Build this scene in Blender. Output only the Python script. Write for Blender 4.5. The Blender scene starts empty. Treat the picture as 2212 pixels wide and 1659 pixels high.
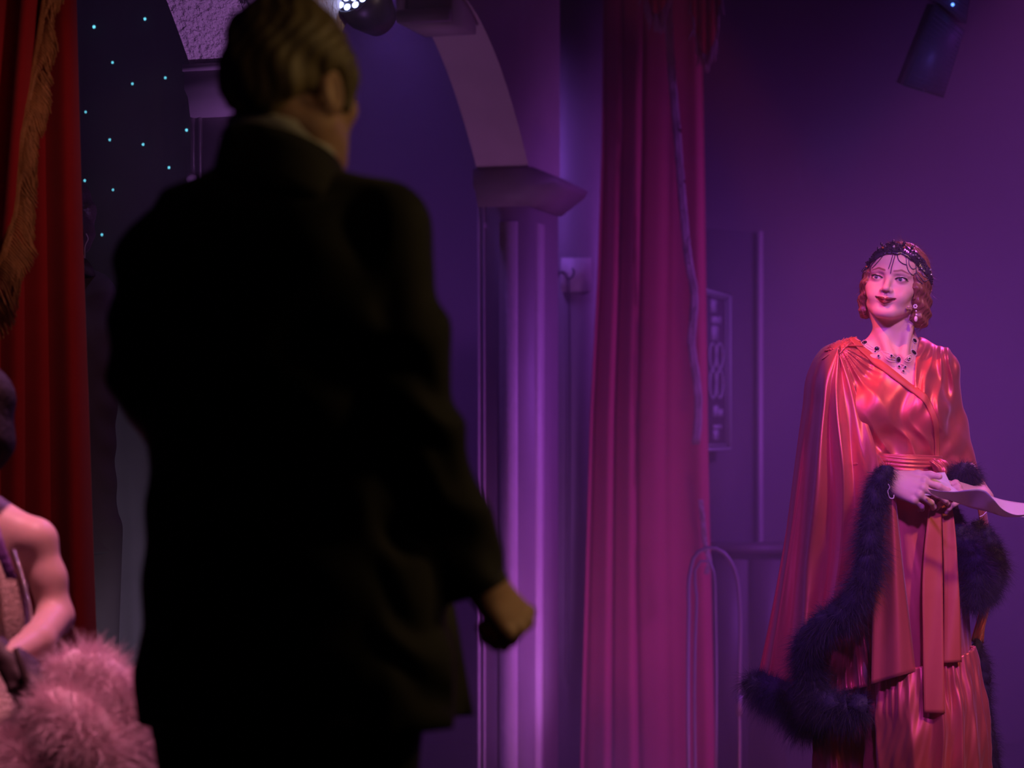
import bpy, math, random
import numpy as np
from mathutils import Vector, Matrix
from mathutils.bvhtree import BVHTree

SC = bpy.context.scene
COL = SC.collection
RNG = np.random.default_rng(7)
random.seed(7)
FPX, CX, HY, CAMH = 5000.0, 1106.0, 943.0, 1.12


def at(px, py, y):
    """A point of the room: the place seen at (px, py) of the photograph, y metres away from the camera."""
    return Vector(((px - CX) / FPX * y, y, CAMH - (py - HY) / FPX * y))


# ------------------------------------------------------------------ camera, world, lights, exposure
cam = bpy.data.cameras.new('camera')
cam_o = bpy.data.objects.new('camera', cam)
COL.objects.link(cam_o)
cam.sensor_width = 36.0
cam.lens = FPX * 36.0 / 2212.0
cam.shift_y = (HY - 829.5) / 2212.0
cam_o.location = (0, 0, CAMH)
cam_o.rotation_euler = (math.pi / 2, 0, 0)
cam.clip_end = 60
cam.dof.use_dof = True
cam.dof.focus_distance = 6.55
cam.dof.aperture_fstop = 2.9
SC.camera = cam_o

world = bpy.data.worlds.new('world')
SC.world = world
world.use_nodes = True
world.node_tree.nodes['Background'].inputs[0].default_value = (0.012, 0.004, 0.02, 1)
world.node_tree.nodes['Background'].inputs[1].default_value = 0.15

SC.view_settings.view_transform = 'Standard'
SC.view_settings.look = 'None'
SC.view_settings.gamma = 1.0
SC.view_settings.use_curve_mapping = False
SC.view_settings.exposure = 0.0
SC.cycles.use_denoising = True
SC.cycles.max_bounces = 6
SC.cycles.volume_bounces = 1
SC.cycles.sample_clamp_indirect = 4.0


def spot(name, loc, target, color, watts, deg, blend=0.4, radius=0.06):
    l = bpy.data.lights.new(name, 'SPOT')
    l.color = color
    l.energy = watts
    l.spot_size = math.radians(deg)
    l.spot_blend = blend
    l.shadow_soft_size = radius
    o = bpy.data.objects.new(name, l)
    COL.objects.link(o)
    o.location = loc
    d = Vector(target) - Vector(loc)
    o.rotation_euler = d.to_track_quat('-Z', 'Y').to_euler()
    return o


# stage lanterns on the woman
spot('red_key_lantern', (-0.95, 5.3, 4.3), (0.985, 6.50, 1.43), (1.0, 0.10, 0.05), 800, 5.0, 0.5, 0.04)
spot('violet_side_lantern', (-0.55, 4.7, 2.9), (0.98, 6.5, 1.0), (0.50, 0.09, 1.0), 110, 26, 0.6, 0.2)
spot('violet_front_lantern', (0.9, 1.7, 3.9), (1.15, 6.55, 1.05), (0.48, 0.10, 1.0), 780, 18, 0.6, 0.2)
spot('pink_front_lantern', (2.9, 2.4, 4.6), (1.15, 6.55, 0.95), (1.0, 0.43, 0.25), 610, 19, 0.5, 0.2)
spot('magenta_back_lantern', (3.0, 9.3, 4.3), (1.1, 6.55, 1.1), (1.0, 0.14, 0.95), 420, 18, 0.5, 0.06)
# coloured washes over the set, and a few added fills
spot('violet_wash_upper', (4.3, 8.3, 3.6), (1.6, 11.0, 0.0), (0.46, 0.09, 1.0), 1250, 80, 1.0, 0.25)
spot('magenta_floor_wash', (1.3, 8.6, -0.45), (0.75, 10.6, 0.7), (1.0, 0.17, 0.52), 26, 95, 0.9, 0.15)
spot('violet_floor_wash', (0.6, 8.2, -0.45), (-0.05, 9.9, 0.6), (0.58, 0.14, 1.0), 60, 70, 0.9, 0.1)
spot('back_blue_wash', (-0.55, 10.3, 3.2), (-0.30, 11.4, 0.6), (0.34, 0.11, 1.0), 85, 115, 1.0, 0.2)
spot('added_soffit_fill', (-0.62, 8.35, 0.9), (-0.22, 9.45, 2.5), (0.78, 0.28, 1.0), 18, 50, 0.9, 0.1)  # unseen fill, added to lift the far arch's dark soffit
spot('added_wall_strip_fill', (0.42, 9.3, -0.35), (0.27, 10.7, 0.8), (0.60, 0.20, 1.0), 16, 60, 1.0, 0.08)  # added fill for the dark wall strip beside the pier, no fixture there
spot('added_wing_top_fill', (-1.0, 5.95, 3.3), (-1.15, 6.4, 1.5), (0.5, 0.3, 1.0), 40, 40, 0.8, 0.1)  # fill added above the half-hidden man so that his jacket shows
spot('added_speaker_fill', (0.9, 7.0, 1.9), (1.60, 8.6, 2.62), (0.25, 0.16, 1.0), 26, 22, 0.8, 0.1)  # unseen blue fill added to bring out the loudspeakers
spot('arch_uplight', (-0.55, 6.2, 0.9), (-0.90, 6.9, 2.45), (0.60, 0.24, 1.0), 46, 62, 0.8, 0.1)
spot('arch_warm_light', (0.9, 6.4, 2.9), (-0.62, 7.5, 2.6), (1.0, 0.62, 0.45), 22, 32, 0.7, 0.1)
# spill on the people near the audience, and two added fills
spot('amber_spill', (1.9, 3.7, 2.3), (-0.25, 3.45, 1.35), (1.0, 0.62, 0.24), 25, 46, 0.9, 0.1)
spot('added_hand_fill', (1.3, 3.0, 1.7), (-0.02, 3.46, 0.88), (1.0, 0.62, 0.30), 9, 11, 0.9, 0.06)  # small fill added only to brighten the man's hand
spot('warm_house_light', (2.4, 0.6, 2.4), (-0.30, 3.45, 1.66), (1.0, 0.60, 0.30), 26, 7, 1.0, 0.1)
spot('violet_rim_lantern', (-0.25, 5.6, 2.3), (-0.98, 4.5, 0.75), (0.75, 0.25, 1.0), 40, 40, 0.8, 0.08)
spot('added_wing_low_fill', (-0.72, 5.75, 0.06), (-1.22, 7.0, 0.70), (0.85, 0.62, 0.95), 24, 60, 1.0, 0.15)  # added low fill that greys the half-hidden man and the star cloth
spot('pink_side_spill', (-0.80, 4.2, 3.2), (-1.02, 4.5, 0.75), (1.0, 0.31, 0.46), 280, 34, 0.8, 0.08)
spot('curtain_spill', (0.35, 3.9, 3.0), (-1.15, 5.4, 1.25), (1.0, 0.34, 0.34), 42, 44, 0.9, 0.1)
spot('star_cloth_footlight', (-0.75, 7.7, -0.5), (-1.40, 8.9, 0.35), (0.85, 0.62, 0.95), 105, 56, 1.0, 0.2)


# ------------------------------------------------------------------ materials
MATS = {}


def mat(name, color=(0.5, 0.5, 0.5), rough=0.6, metal=0.0, var=0.15, vscale=8.0, bump=0.0, bscale=60.0,
        emit=None, estr=1.0, attr=False, bdist=0.004, sheen=0.0, spec=0.5, stretch=(1, 1, 1), coat=0.0, sss=0.0, aniso=0.0, twoside=None):
    if name in MATS:
        return MATS[name]
    m = bpy.data.materials.new(name)
    m.use_nodes = True
    nt = m.node_tree
    b = nt.nodes['Principled BSDF']
    tc = nt.nodes.new('ShaderNodeTexCoord')
    mp = nt.nodes.new('ShaderNodeMapping')
    mp.inputs['Scale'].default_value = stretch
    nt.links.new(tc.outputs['Object'], mp.inputs['Vector'])
    nz = nt.nodes.new('ShaderNodeTexNoise')
    nz.inputs['Scale'].default_value = vscale
    nz.inputs['Detail'].default_value = 4
    nt.links.new(mp.outputs['Vector'], nz.inputs['Vector'])
    rp = nt.nodes.new('ShaderNodeMapRange')
    rp.inputs['To Min'].default_value = 1 - var
    rp.inputs['To Max'].default_value = 1 + var
    nt.links.new(nz.outputs['Fac'], rp.inputs['Value'])
    mx = nt.nodes.new('ShaderNodeVectorMath')
    mx.operation = 'SCALE'
    if attr:
        at_ = nt.nodes.new('ShaderNodeAttribute')
        at_.attribute_name = 'Col'
        nt.links.new(at_.outputs['Color'], mx.inputs[0])
    else:
        mx.inputs[0].default_value = color
    nt.links.new(rp.outputs['Result'], mx.inputs['Scale'])
    nt.links.new(mx.outputs['Vector'], b.inputs['Base Color'])
    b.inputs['Roughness'].default_value = rough
    b.inputs['Metallic'].default_value = metal
    b.inputs['Specular IOR Level'].default_value = spec
    b.inputs['Sheen Weight'].default_value = sheen
    b.inputs['Coat Weight'].default_value = coat
    b.inputs['Anisotropic'].default_value = aniso
    if sss:
        b.inputs['Subsurface Weight'].default_value = sss
        b.inputs['Subsurface Scale'].default_value = 0.006
    if bump:
        n2 = nt.nodes.new('ShaderNodeTexNoise')
        n2.inputs['Scale'].default_value = bscale
        n2.inputs['Detail'].default_value = 3
        nt.links.new(mp.outputs['Vector'], n2.inputs['Vector'])
        bp = nt.nodes.new('ShaderNodeBump')
        bp.inputs['Strength'].default_value = min(1.0, bump)
        bp.inputs['Distance'].default_value = bdist
        nt.links.new(n2.outputs['Fac'], bp.inputs['Height'])
        nt.links.new(bp.outputs['Normal'], b.inputs['Normal'])
    if emit:
        b.inputs['Emission Color'].default_value = (*emit, 1)
        b.inputs['Emission Strength'].default_value = estr
    MATS[name] = m
    return m


M_PLASTER = mat('stucco_plaster', (0.62, 0.56, 0.50), 0.75, var=0.10, bump=1.0, bscale=55, bdist=0.03, stretch=(1, 1, 0.7))
M_SMOOTHPLASTER = mat('smooth_plaster', (0.60, 0.54, 0.48), 0.75, var=0.10, bump=0.3, bscale=55)
M_WOODPAINT = mat('painted_wood', (0.30, 0.25, 0.26), 0.5, var=0.10, bump=0.15, bscale=20)
M_STRIP = mat('light_panel_paint', (0.62, 0.55, 0.52), 0.5, var=0.10, bump=0.5, bscale=35)
M_FLOOR = mat('black_stage_boards', (0.035, 0.03, 0.035), 0.45, var=0.3, vscale=3)
M_BACKWALL = mat('dark_back_wall', (0.16, 0.13, 0.15), 0.85, var=0.08, vscale=2)
M_REDVELVET = mat('red_velvet', (0.34, 0.018, 0.022), 0.85, var=0.12, vscale=20, sheen=0.25, spec=0.15)
M_REDDRAPE = mat('red_drape', (0.32, 0.05, 0.075), 0.8, var=0.08, vscale=8, spec=0.2)
M_GOLD = mat('gold_braid', (0.42, 0.25, 0.07), 0.6, var=0.35, vscale=60, bump=0.6, bscale=160)
M_BRAID = mat('grey_braid', (0.24, 0.17, 0.18), 0.7, var=0.3, vscale=50)
M_STARCLOTH = mat('black_serge', (0.06, 0.058, 0.065), 0.9, var=0.15, vscale=12, spec=0.1)
M_STAR = mat('star_glow', (0.2, 0.6, 0.7), 0.4, emit=(0.16, 0.75, 1.0), estr=2.6)
M_BLACKMETAL = mat('black_metal', (0.03, 0.03, 0.035), 0.4, metal=0.3, var=0.1)
M_LENS = mat('lamp_lens', (0.5, 0.5, 0.6), 0.2, emit=(0.40, 0.45, 1.0), estr=7.0)


# ------------------------------------------------------------------ mesh helpers
def link(name, me, parent=None, m=None, smooth=False):
    if m is not None:
        me.materials.append(m)
    if smooth:
        me.polygons.foreach_set('use_smooth', np.ones(len(me.polygons), dtype=bool))
    o = bpy.data.objects.new(name, me)
    COL.objects.link(o)
    if parent is not None:
        o.parent = parent
    return o


def raw_mesh(name, V, F, col=None):
    """V (n,3); F: (m,3) or (m,4) array, or a list of such arrays."""
    if not isinstance(F, (list, tuple)):
        F = [F]
    F = [np.asarray(f, dtype=np.int32) for f in F if len(f)]
    me = bpy.data.meshes.new(name)
    V = np.asarray(V, dtype=np.float32)
    me.vertices.add(len(V))
    me.vertices.foreach_set('co', V.ravel())
    loops = np.concatenate([f.ravel() for f in F])
    tot = np.concatenate([np.full(len(f), f.shape[1], np.int32) for f in F])
    start = np.concatenate([[0], np.cumsum(tot)[:-1]]).astype(np.int32)
    me.loops.add(len(loops))
    me.loops.foreach_set('vertex_index', loops)
    me.polygons.add(len(tot))
    me.polygons.foreach_set('loop_start', start)
    me.update(calc_edges=True)
    me.validate()
    if col is not None:
        a = me.attributes.new('Col', 'FLOAT_COLOR', 'POINT')
        c = np.ones((len(V), 4), np.float32)
        c[:, :3] = col
        a.data.foreach_set('color', c.ravel())
    return me


class MB:
    """Collects simple solids, builds them as one mesh."""
    def __init__(s):
        s.V, s.F4, s.F3, s.n = [], [], [], 0

    def add(s, V, F4=None, F3=None):
        V = np.asarray(V, float).reshape(-1, 3)
        if F4 is not None and len(F4):
            s.F4.append(np.asarray(F4) + s.n)
        if F3 is not None and len(F3):
            s.F3.append(np.asarray(F3) + s.n)
        s.V.append(V)
        s.n += len(V)
        return s

    def box(s, c, h, R=None):
        c, h = np.array(c, float), np.array(h, float)
        q = np.array([[x, y, z] for z in (-1, 1) for y in (-1, 1) for x in (-1, 1)], float) * h
        if R is not None:
            q = q @ np.array(R).T
        return s.add(q + c, [[0, 2, 3, 1], [4, 5, 7, 6], [0, 1, 5, 4], [2, 6, 7, 3], [0, 4, 6, 2], [1, 3, 7, 5]])

    def hexa(s, p):
        """eight corners: bottom ring of four, top ring of four"""
        return s.add(p, [[3, 2, 1, 0], [4, 5, 6, 7], [0, 1, 5, 4], [1, 2, 6, 5], [2, 3, 7, 6], [3, 0, 4, 7]])

    def tube(s, pts, r, n=8, closed=False):
        pts = np.asarray(pts, float)
        r = np.broadcast_to(np.asarray(r, float), (len(pts),))
        T = np.gradient(pts, axis=0)
        T /= np.linalg.norm(T, axis=1)[:, None] + 1e-12
        ref = np.array([0, 0, 1.0]) if abs(T[0][2]) < 0.9 else np.array([1.0, 0, 0])
        A = np.zeros_like(T)
        a = ref - T[0] * (ref @ T[0])
        for i, t in enumerate(T):
            a = a - t * (a @ t)
            a /= np.linalg.norm(a) + 1e-12
            A[i] = a
        B = np.cross(T, A)
        th = np.linspace(0, 2 * np.pi, n, endpoint=False)
        ring = pts[:, None, :] + r[:, None, None] * (np.cos(th)[None, :, None] * A[:, None, :] + np.sin(th)[None, :, None] * B[:, None, :])
        m = len(pts)
        i = np.arange(m - 1)[:, None] * n
        j = np.arange(n)[None, :]
        k = (j + 1) % n
        F = np.stack([i + j, i + k, i + n + k, i + n + j], -1).reshape(-1, 4)
        V = ring.reshape(-1, 3)
        V = np.vstack([V, pts[0], pts[-1]])
        c0, c1 = m * n, m * n + 1
        j = np.arange(n)
        k = (j + 1) % n
        F3 = np.vstack([np.stack([np.full(n, c0), k, j], -1), np.stack([np.full(n, c1), (m - 1) * n + j, (m - 1) * n + k], -1)])
        return s.add(V, F, F3)

    def ball(s, c, r, nu=10, nv=7, R=None):
        r = np.broadcast_to(np.asarray(r, float), (3,))
        th = np.linspace(0, np.pi, nv)
        ph = np.linspace(0, 2 * np.pi, nu, endpoint=False)
        V = np.stack([np.sin(th)[:, None] * np.cos(ph), np.sin(th)[:, None] * np.sin(ph), np.cos(th)[:, None] + 0 * ph], -1).reshape(-1, 3) * r
        if R is not None:
            V = V @ np.array(R).T
        i = np.arange(nv - 1)[:, None] * nu
        j = np.arange(nu)[None, :]
        k = (j + 1) % nu
        F = np.stack([i + j, i + nu + j, i + nu + k, i + k], -1).reshape(-1, 4)
        return s.add(V + np.array(c, float), F)

    def prism(s, poly, a, ex):
        """poly (n,3) extruded by the vector ex"""
        p = np.asarray(poly, float)
        n = len(p)
        V = np.vstack([p, p + np.asarray(ex, float)])
        j = np.arange(n)
        k = (j + 1) % n
        F = np.stack([j, k, n + k, n + j], -1)
        c = np.vstack([p.mean(0), p.mean(0) + np.asarray(ex, float)])
        V = np.vstack([V, c])
        F3 = np.vstack([np.stack([np.full(n, 2 * n), k, j], -1), np.stack([np.full(n, 2 * n + 1), n + j, n + k], -1)])
        return s.add(V, F, F3)

    def build(s, name, m=None, parent=None, smooth=False):
        me = raw_mesh(name, np.vstack(s.V), [np.vstack(f) for f in (s.F4, s.F3) if f])
        return link(name, me, parent, m, smooth)


def sheet_arrays(P, t, close_u=False):
    """A grid P (nu,nv,3) as a solid sheet of thickness t."""
    nu, nv = P.shape[:2]
    du = np.gradient(P, axis=0)
    if close_u:
        du = (np.roll(P, -1, 0) - np.roll(P, 1, 0)) / 2
    dv = np.gradient(P, axis=1)
    N = np.cross(du, dv)
    N /= np.linalg.norm(N, axis=-1)[..., None] + 1e-12
    A = (P + N * t / 2).reshape(-1, 3)
    B = (P - N * t / 2).reshape(-1, 3)
    iu = np.arange(nu if close_u else nu - 1)
    ju = (iu + 1) % nu
    v = np.arange(nv - 1)
    a = (iu[:, None] * nv + v)
    b = (ju[:, None] * nv + v)
    q = np.stack([a, b, b + 1, a + 1], -1).reshape(-1, 4)
    n = nu * nv
    F = [q, q[:, ::-1] + n]

    def rim(idx):
        idx = np.asarray(idx)
        F.append(np.stack([idx[:-1], idx[:-1] + n, idx[1:] + n, idx[1:]], -1))
    u = np.arange(nu)
    if close_u:
        u = np.append(u, 0)
    rim(u * nv)
    rim((u * nv + nv - 1)[::-1])
    if not close_u:
        rim(np.arange(nv)[::-1])
        rim((nu - 1) * nv + np.arange(nv))
    return np.vstack([A, B]), np.vstack(F)


def sheet(name, P, t, m, parent=None, close_u=False):
    V, F = sheet_arrays(np.asarray(P, float), t, close_u)
    return link(name, raw_mesh(name, V, F), parent, m, True)


def thing(name, loc, label, cat, group=None):
    o = bpy.data.objects.new(name, None)
    o.empty_display_size = 0.1
    COL.objects.link(o)
    o.location = (0, 0, 0)
    tag(o, label, cat, group)
    return o


def tag(o, label=None, cat=None, group=None, kind=None):
    if label: o['label'] = label
    if cat: o['category'] = cat
    if group: o['group'] = group
    if kind: o['kind'] = kind
    return o


def wav(x, y, seed, n=7, f0=1.0, f1=4.0):
    """smooth pseudo-noise in two variables, about -1..1"""
    r = np.random.default_rng(seed)
    out = 0.0
    for i in range(n):
        f = f0 + (f1 - f0) * r.random()
        a = r.random() * 2 * np.pi
        out = out + np.sin(f * (np.cos(a) * x + np.sin(a) * y) * 2 * np.pi + r.random() * 6.28)
    return out / math.sqrt(n)


def interp(ts, pts, t):
    """piecewise-smooth interpolation of points pts at ts"""
    ts, pts, t = np.asarray(ts, float), np.asarray(pts, float), np.asarray(t, float)
    if pts.ndim == 1:
        return catmull(ts, pts[:, None], t)[..., 0]
    return catmull(ts, pts, t)


def catmull(ts, P, t):
    i = np.clip(np.searchsorted(ts, t, side='right') - 1, 0, len(ts) - 2)
    m = np.gradient(P, ts, axis=0) if len(ts) > 2 else np.repeat(((P[1] - P[0]) / (ts[1] - ts[0]))[None], 2, 0)
    h = (ts[i + 1] - ts[i])
    s = np.clip((t - ts[i]) / h, 0, 1)[..., None]
    h = h[..., None]
    return ((2 * s**3 - 3 * s**2 + 1) * P[i] + (s**3 - 2 * s**2 + s) * h * m[i] + (-2 * s**3 + 3 * s**2) * P[i + 1] + (s**3 - s**2) * h * m[i + 1])


def path(pts, n):
    """n points along a smooth curve through pts"""
    pts = np.asarray([tuple(p) for p in pts], float)
    d = np.concatenate([[0], np.cumsum(np.linalg.norm(np.diff(pts, axis=0), axis=1))])
    return catmull(d, pts, np.linspace(0, d[-1], n))
# ------------------------------------------------------------------ the setting
ZF = -0.6                                          # the room's floor lies lower than the stage
floor = MB().box((0.8, 6.0, ZF - 0.05), (5.2, 7.2, 0.05)).build('floor', M_FLOOR)
stage = MB().box((0.8, 3.15, -0.30), (5.1, 4.35, 0.298)).build('stage_platform', M_FLOOR)
tag(stage, kind='structure')
MB().box((0.8, 7.49, -0.03), (5.1, 0.02, 0.03)).build('stage_edge', M_WOODPAINT, stage)
tag(floor, kind='structure')
wall_back = MB().box((0.8, 13.1, 1.9), (5.2, 0.1, 2.5)).build('wall_back', M_BACKWALL)
tag(wall_back, kind='structure')
wall_right = MB().box((5.9, 9.5, 1.9), (0.1, 3.6, 2.5)).build('wall_right', M_BACKWALL)
tag(wall_right, kind='structure')

# the arcade: a wall that runs away from the camera, pierced by arches
A_O = np.array([-0.974, 7.0])                     # left edge of the near pier's front
A_D = np.array([0.826, 2.73]) / np.hypot(0.826, 2.73)
A_R = np.array([A_D[1], -A_D[0]])
W_T, PITCH, PIER, ZC, ARCH_B, ZTOP = 0.228, 2.852, 0.48, 2.244, 0.51, 3.5


def arc(t, s, z):
    p = A_O + A_D * t + A_R * s
    return np.array([p[0], p[1], z])


def arch_wall():
    mb = MB()
    half = (PITCH - PIER) / 2
    ts = []
    for k in (-1, 0, 1):
        base = k * PITCH
        ts += list(np.linspace(base, base + PIER, 3))
        ph = np.linspace(0, np.pi, 81)[1:-1]
        ts += list(base + PIER + half - half * np.cos(ph))
    ts = np.array([t for t in ts if -1.45 <= t <= 1 * PITCH + PIER + 0.001])

    def low(t):
        u = (t % PITCH)
        if u <= PIER + 1e-6 or u >= PITCH - 1e-6:
            return ZC
        x = (u - PIER - half) / half
        s_ = min(1.043, half * (1 - abs(x)))
        return ZC + 1.095 * s_ - 0.525 * s_ * s_
    ts = np.unique(np.round(ts, 5))
    zl = [low(t) for t in ts]
    n = len(ts)
    rows = [[arc(t, s, z) for t, z in zip(ts, zz)] for s, zz in ((0, zl), (W_T, zl), (0, zl), (0, [ZTOP] * n), (W_T, zl), (W_T, [ZTOP] * n))]
    V = np.array(rows).reshape(-1, 3)
    i = np.arange(n - 1)

    def strip(a, b):
        return np.stack([a * n + i, b * n + i, b * n + i + 1, a * n + i + 1], -1)
    F = [strip(0, 1), strip(3, 2), strip(4, 5), strip(5, 3)]
    ends = np.array([[2 * n, 3 * n, 5 * n, 4 * n], [3 * n - 1, 5 * n - 1, 6 * n - 1, 4 * n - 1]])
    me = raw_mesh('wall_left', V, F + [ends])
    sm = np.zeros(len(me.polygons), bool)
    sm[:n - 1] = True
    me.polygons.foreach_set('use_smooth', sm)
    me.materials.append(M_PLASTER)
    me.materials.append(M_SMOOTHPLASTER)
    tm = (ts[:-1] + ts[1:]) / 2 > PIER + 0.5 * (PITCH - PIER)
    mi = np.zeros(len(me.polygons), np.int32)
    mi[:4 * (n - 1)] = np.tile(tm, 4)
    me.polygons.foreach_set('material_index', mi)
    return me


wall_left = link('wall_left', arch_wall(), None, None)
tag(wall_left, kind='structure')


def abox(mb, t0, t1, s0, s1, z0, z1):
    p = [arc(t0, s0, z0), arc(t1, s0, z0), arc(t1, s1, z0), arc(t0, s1, z0)]
    return mb.hexa(p + [q + np.array([0, 0, z1 - z0]) for q in p])


for k in (0, 1):
    t0 = k * PITCH
    mb = MB()
    abox(mb, t0 + 0.012, t0 + PIER - 0.012, 0.012, W_T - 0.004, ZF if k else -0.002, ZC - 0.02)
    pier = mb.build('pier', M_WOODPAINT, wall_left)
    mb = MB()
    prof = [(-0.012, ZC), (W_T + 0.02, ZC), (W_T + 0.125, ZC - 0.055), (W_T + 0.105, ZC - 0.085), (W_T + 0.05, ZC - 0.125), (W_T + 0.004, ZC - 0.16),
            (0.008, ZC - 0.16), (0.0, ZC - 0.10), (-0.012, ZC - 0.075)]
    mb.prism([arc(t0 - 0.015, s, z) for s, z in prof], None, arc(t0 + PIER + 0.02, 0, 0) - arc(t0 - 0.015, 0, 0))
    mb.build('capital', M_WOODPAINT, wall_left)
    if k == 0:
        mb = MB()
        abox(mb, t0 - 0.02, t0 + PIER, -0.016, W_T + 0.01, ZC - 0.022, ZC - 0.002)
        abox(mb, t0 - 0.01, t0 + PIER, 0.010, W_T + 0.01, ZC - 0.085, ZC - 0.070)
        abox(mb, t0 - 0.01, t0 + PIER, 0.014, W_T + 0.006, ZC - 0.104, ZC - 0.094)
        mb.build('capital_moulding', M_WOODPAINT, wall_left)
    for s0, s1, z1 in ((0.030, 0.036, 2.13), (0.100, 0.176, 2.02)):
        mb = MB()
        abox(mb, t0 - 0.004, t0 + 0.02, s0, s1, ZF + 0.05 if k else 0.05, z1)
        mb.build('panel_strip', M_STRIP, wall_left)
    mb = MB()
    abox(mb, t0 + 0.11, t0 + 0.20, W_T - 0.02, W_T + 0.012, ZF + 0.05 if k else 0.05, 2.02)
    mb.build('panel_strip', M_STRIP, wall_left)
    mb = MB()
    abox(mb, t0 + 0.0, t0 + 0.03, 0.002, 0.0125, ZF if k else 0.0, ZC - 0.16)
    mb.build('corner_bead', M_STRIP, wall_left)
mb = MB().ball(arc(-0.012, 0.01, 1.90), 0.017, 12, 9)
mb.build('knob', M_WOODPAINT, wall_left, True)
# the block that hangs in the far arch
mb = MB()
tk = PITCH - 0.66
abox(mb, tk - 0.30, tk, 0.0, W_T - 0.02, 2.69, 3.0)
key = mb.build('keystone', M_SMOOTHPLASTER, wall_left)
mb = MB()
abox(mb, tk - 0.345, tk - 0.30, 0.0, W_T - 0.02, 2.69, 2.735)
abox(mb, tk - 0.345, tk - 0.30, 0.0, 0.03, 2.735, 3.0)
mb.build('keystone_ledge', M_STRIP, wall_left)

# flat piece of wall beyond the far pier, with a pale plate and a wall hook
wp = MB().box((0.31, 10.72, 1.45), (0.20, 0.03, 2.05)).build('trim_1', M_WOODPAINT)
tag(wp, kind='structure')
p0, p1 = at(1212, 557, 10.68), at(1277, 630, 10.68)
plate = MB().box((p0 + p1) / 2, (abs(p1.x - p0.x) / 2, 0.006, abs(p1.z - p0.z) / 2)).build('wall_plate', M_STRIP)
tag(plate, 'pale square plate on the wall between the far pier and the red drape', 'plate')
hook = thing('wall_hook', (0, 0, 0), 'small dark twisted wall hook in front of the pale square plate', 'hook')
yy = 10.60
mb = MB()
mb.tube(path([at(1195, 592, yy), at(1204, 597, yy), at(1208, 590, yy), at(1214, 587, yy), at(1222, 592, yy), at(1228, 602, yy), at(1236, 598, yy), at(1240, 588, yy), at(1236, 579, yy)], 40), 0.0045, 6)
mb.tube(path([at(1201, 578, yy), at(1206, 586, yy), at(1205, 596, yy), at(1199, 608, yy)], 14), 0.0035, 6)
mb.tube(path([at(1215, 588, yy), at(1214, 590, 10.69)], 4), 0.004, 6)
mb.build('hook_arm', M_BLACKMETAL, hook, True)
mb = MB().tube(path([at(1229, 602, yy), at(1230, 700, yy), at(1231, 900, yy), at(1230, 1200, yy), at(1228, 1480, yy)], 30), 0.0035, 6)
mb.build('cord', M_BLACKMETAL, hook, True)

# dark flat with the sign, low cabinet and wainscot at the back
fl = thing('scenery_flat', (0, 0, 0), 'dark panelled scenery flat behind the red drape, carrying the oblique sign', 'scenery')
a, b = at(1490, 490, 11.6), at(1640, 490, 11.9)
MB().hexa([(a.x, a.y, ZF), (b.x, b.y, ZF), (b.x, b.y + 0.06, ZF), (a.x, a.y + 0.06, ZF), (a.x, a.y, a.z), (b.x, b.y, a.z), (b.x, b.y + 0.06, a.z), (a.x, a.y + 0.06, a.z)]).build('panel', mat('dark_flat_paint', (0.05, 0.04, 0.05), 0.8), fl)
MB().box((b.x, b.y - 0.02, (a.z + ZF) / 2), (0.012, 0.04, (a.z - ZF) / 2)).build('edge_batten', M_WOODPAINT, fl)
cab = thing('cabinet', (0, 0, 0), 'long low dark cabinet along the back wall behind the satin robe', 'cabinet')
c0, c1 = at(1540, 1178, 11.2), at(1700, 1178, 11.2)
mcab = mat('dark_cabinet_wood', (0.05, 0.035, 0.04), 0.6)
MB().box(((c0.x + c1.x) / 2, 11.4, (c0.z + ZF) / 2 - 0.02), ((c1.x - c0.x) / 2, 0.18, (c0.z - ZF) / 2 - 0.02)).build('body', mcab, cab)
MB().box(((c0.x + c1.x) / 2, 11.39, c0.z - 0.02), ((c1.x - c0.x) / 2 + 0.02, 0.21, 0.018)).build('worktop', mcab, cab)
for k in range(2):
    xx = c0.x + (k + 0.5) * (c1.x - c0.x) / 2
    MB().box((xx, 11.215, (c0.z + ZF) / 2), ((c1.x - c0.x) / 4 - 0.01, 0.012, (c0.z - ZF) / 2 - 0.07)).build('door', mcab, cab)

# the oblique sign: frame, two figures, small lettering
sg = thing('sign', (0, 0, 0), 'tall framed sign with pale looped figures, half hidden by the red drape', 'sign')
msign = mat('sign_paint', (0.26, 0.31, 0.29), 0.6, emit=None)
S0 = np.array(at(1535, 800, 11.45)); S1 = np.array(at(1575, 800, 11.62))
SU = (S1 - S0) / 40.0                                  # one photographed pixel along the sign
SV = np.array([0, 0, -11.5 / FPX])
SN = np.cross(SU, SV); SN /= np.linalg.norm(SN); SN *= -1 if SN[1] > 0 else 1


def sp(x, y, d=0.0):
    return S0 + SU * (x - 1535) + SV * (y - 800) + SN * d


MB().hexa([sp(1495, 975, 0), sp(1580, 975, 0), sp(1580, 975, -0.03), sp(1495, 975, -0.03), sp(1495, 618, 0), sp(1580, 630, 0), sp(1580, 630, -0.03), sp(1495, 618, -0.03)]).build('board', mat('dark_flat_paint'), sg)
for q in ([(1500, 624), (1575, 640)], [(1573, 640), (1573, 972)], [(1500, 969), (1575, 971)], [(1505, 631), (1567, 646)], [(1565, 648), (1566, 962)], [(1505, 960), (1566, 962)]):
    n = 3
    MB().tube([sp(*q[0], 0.008), sp((q[0][0] + q[1][0]) / 2, (q[0][1] + q[1][1]) / 2, 0.008), sp(*q[1], 0.008)], 0.008 if q[0][0] in (1500, 1573) else 0.004, 6).build('frame', msign, sg)
th = np.linspace(0, 2 * np.pi, 36)
for cx in (1551, 1536):
    for cy, ry in ((769, 27), (830, 30)):
        MB().tube([sp(cx + 7 * math.cos(a), cy + ry * math.sin(a), 0.008) for a in th], 0.006, 6).build('figure', msign, sg)
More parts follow.
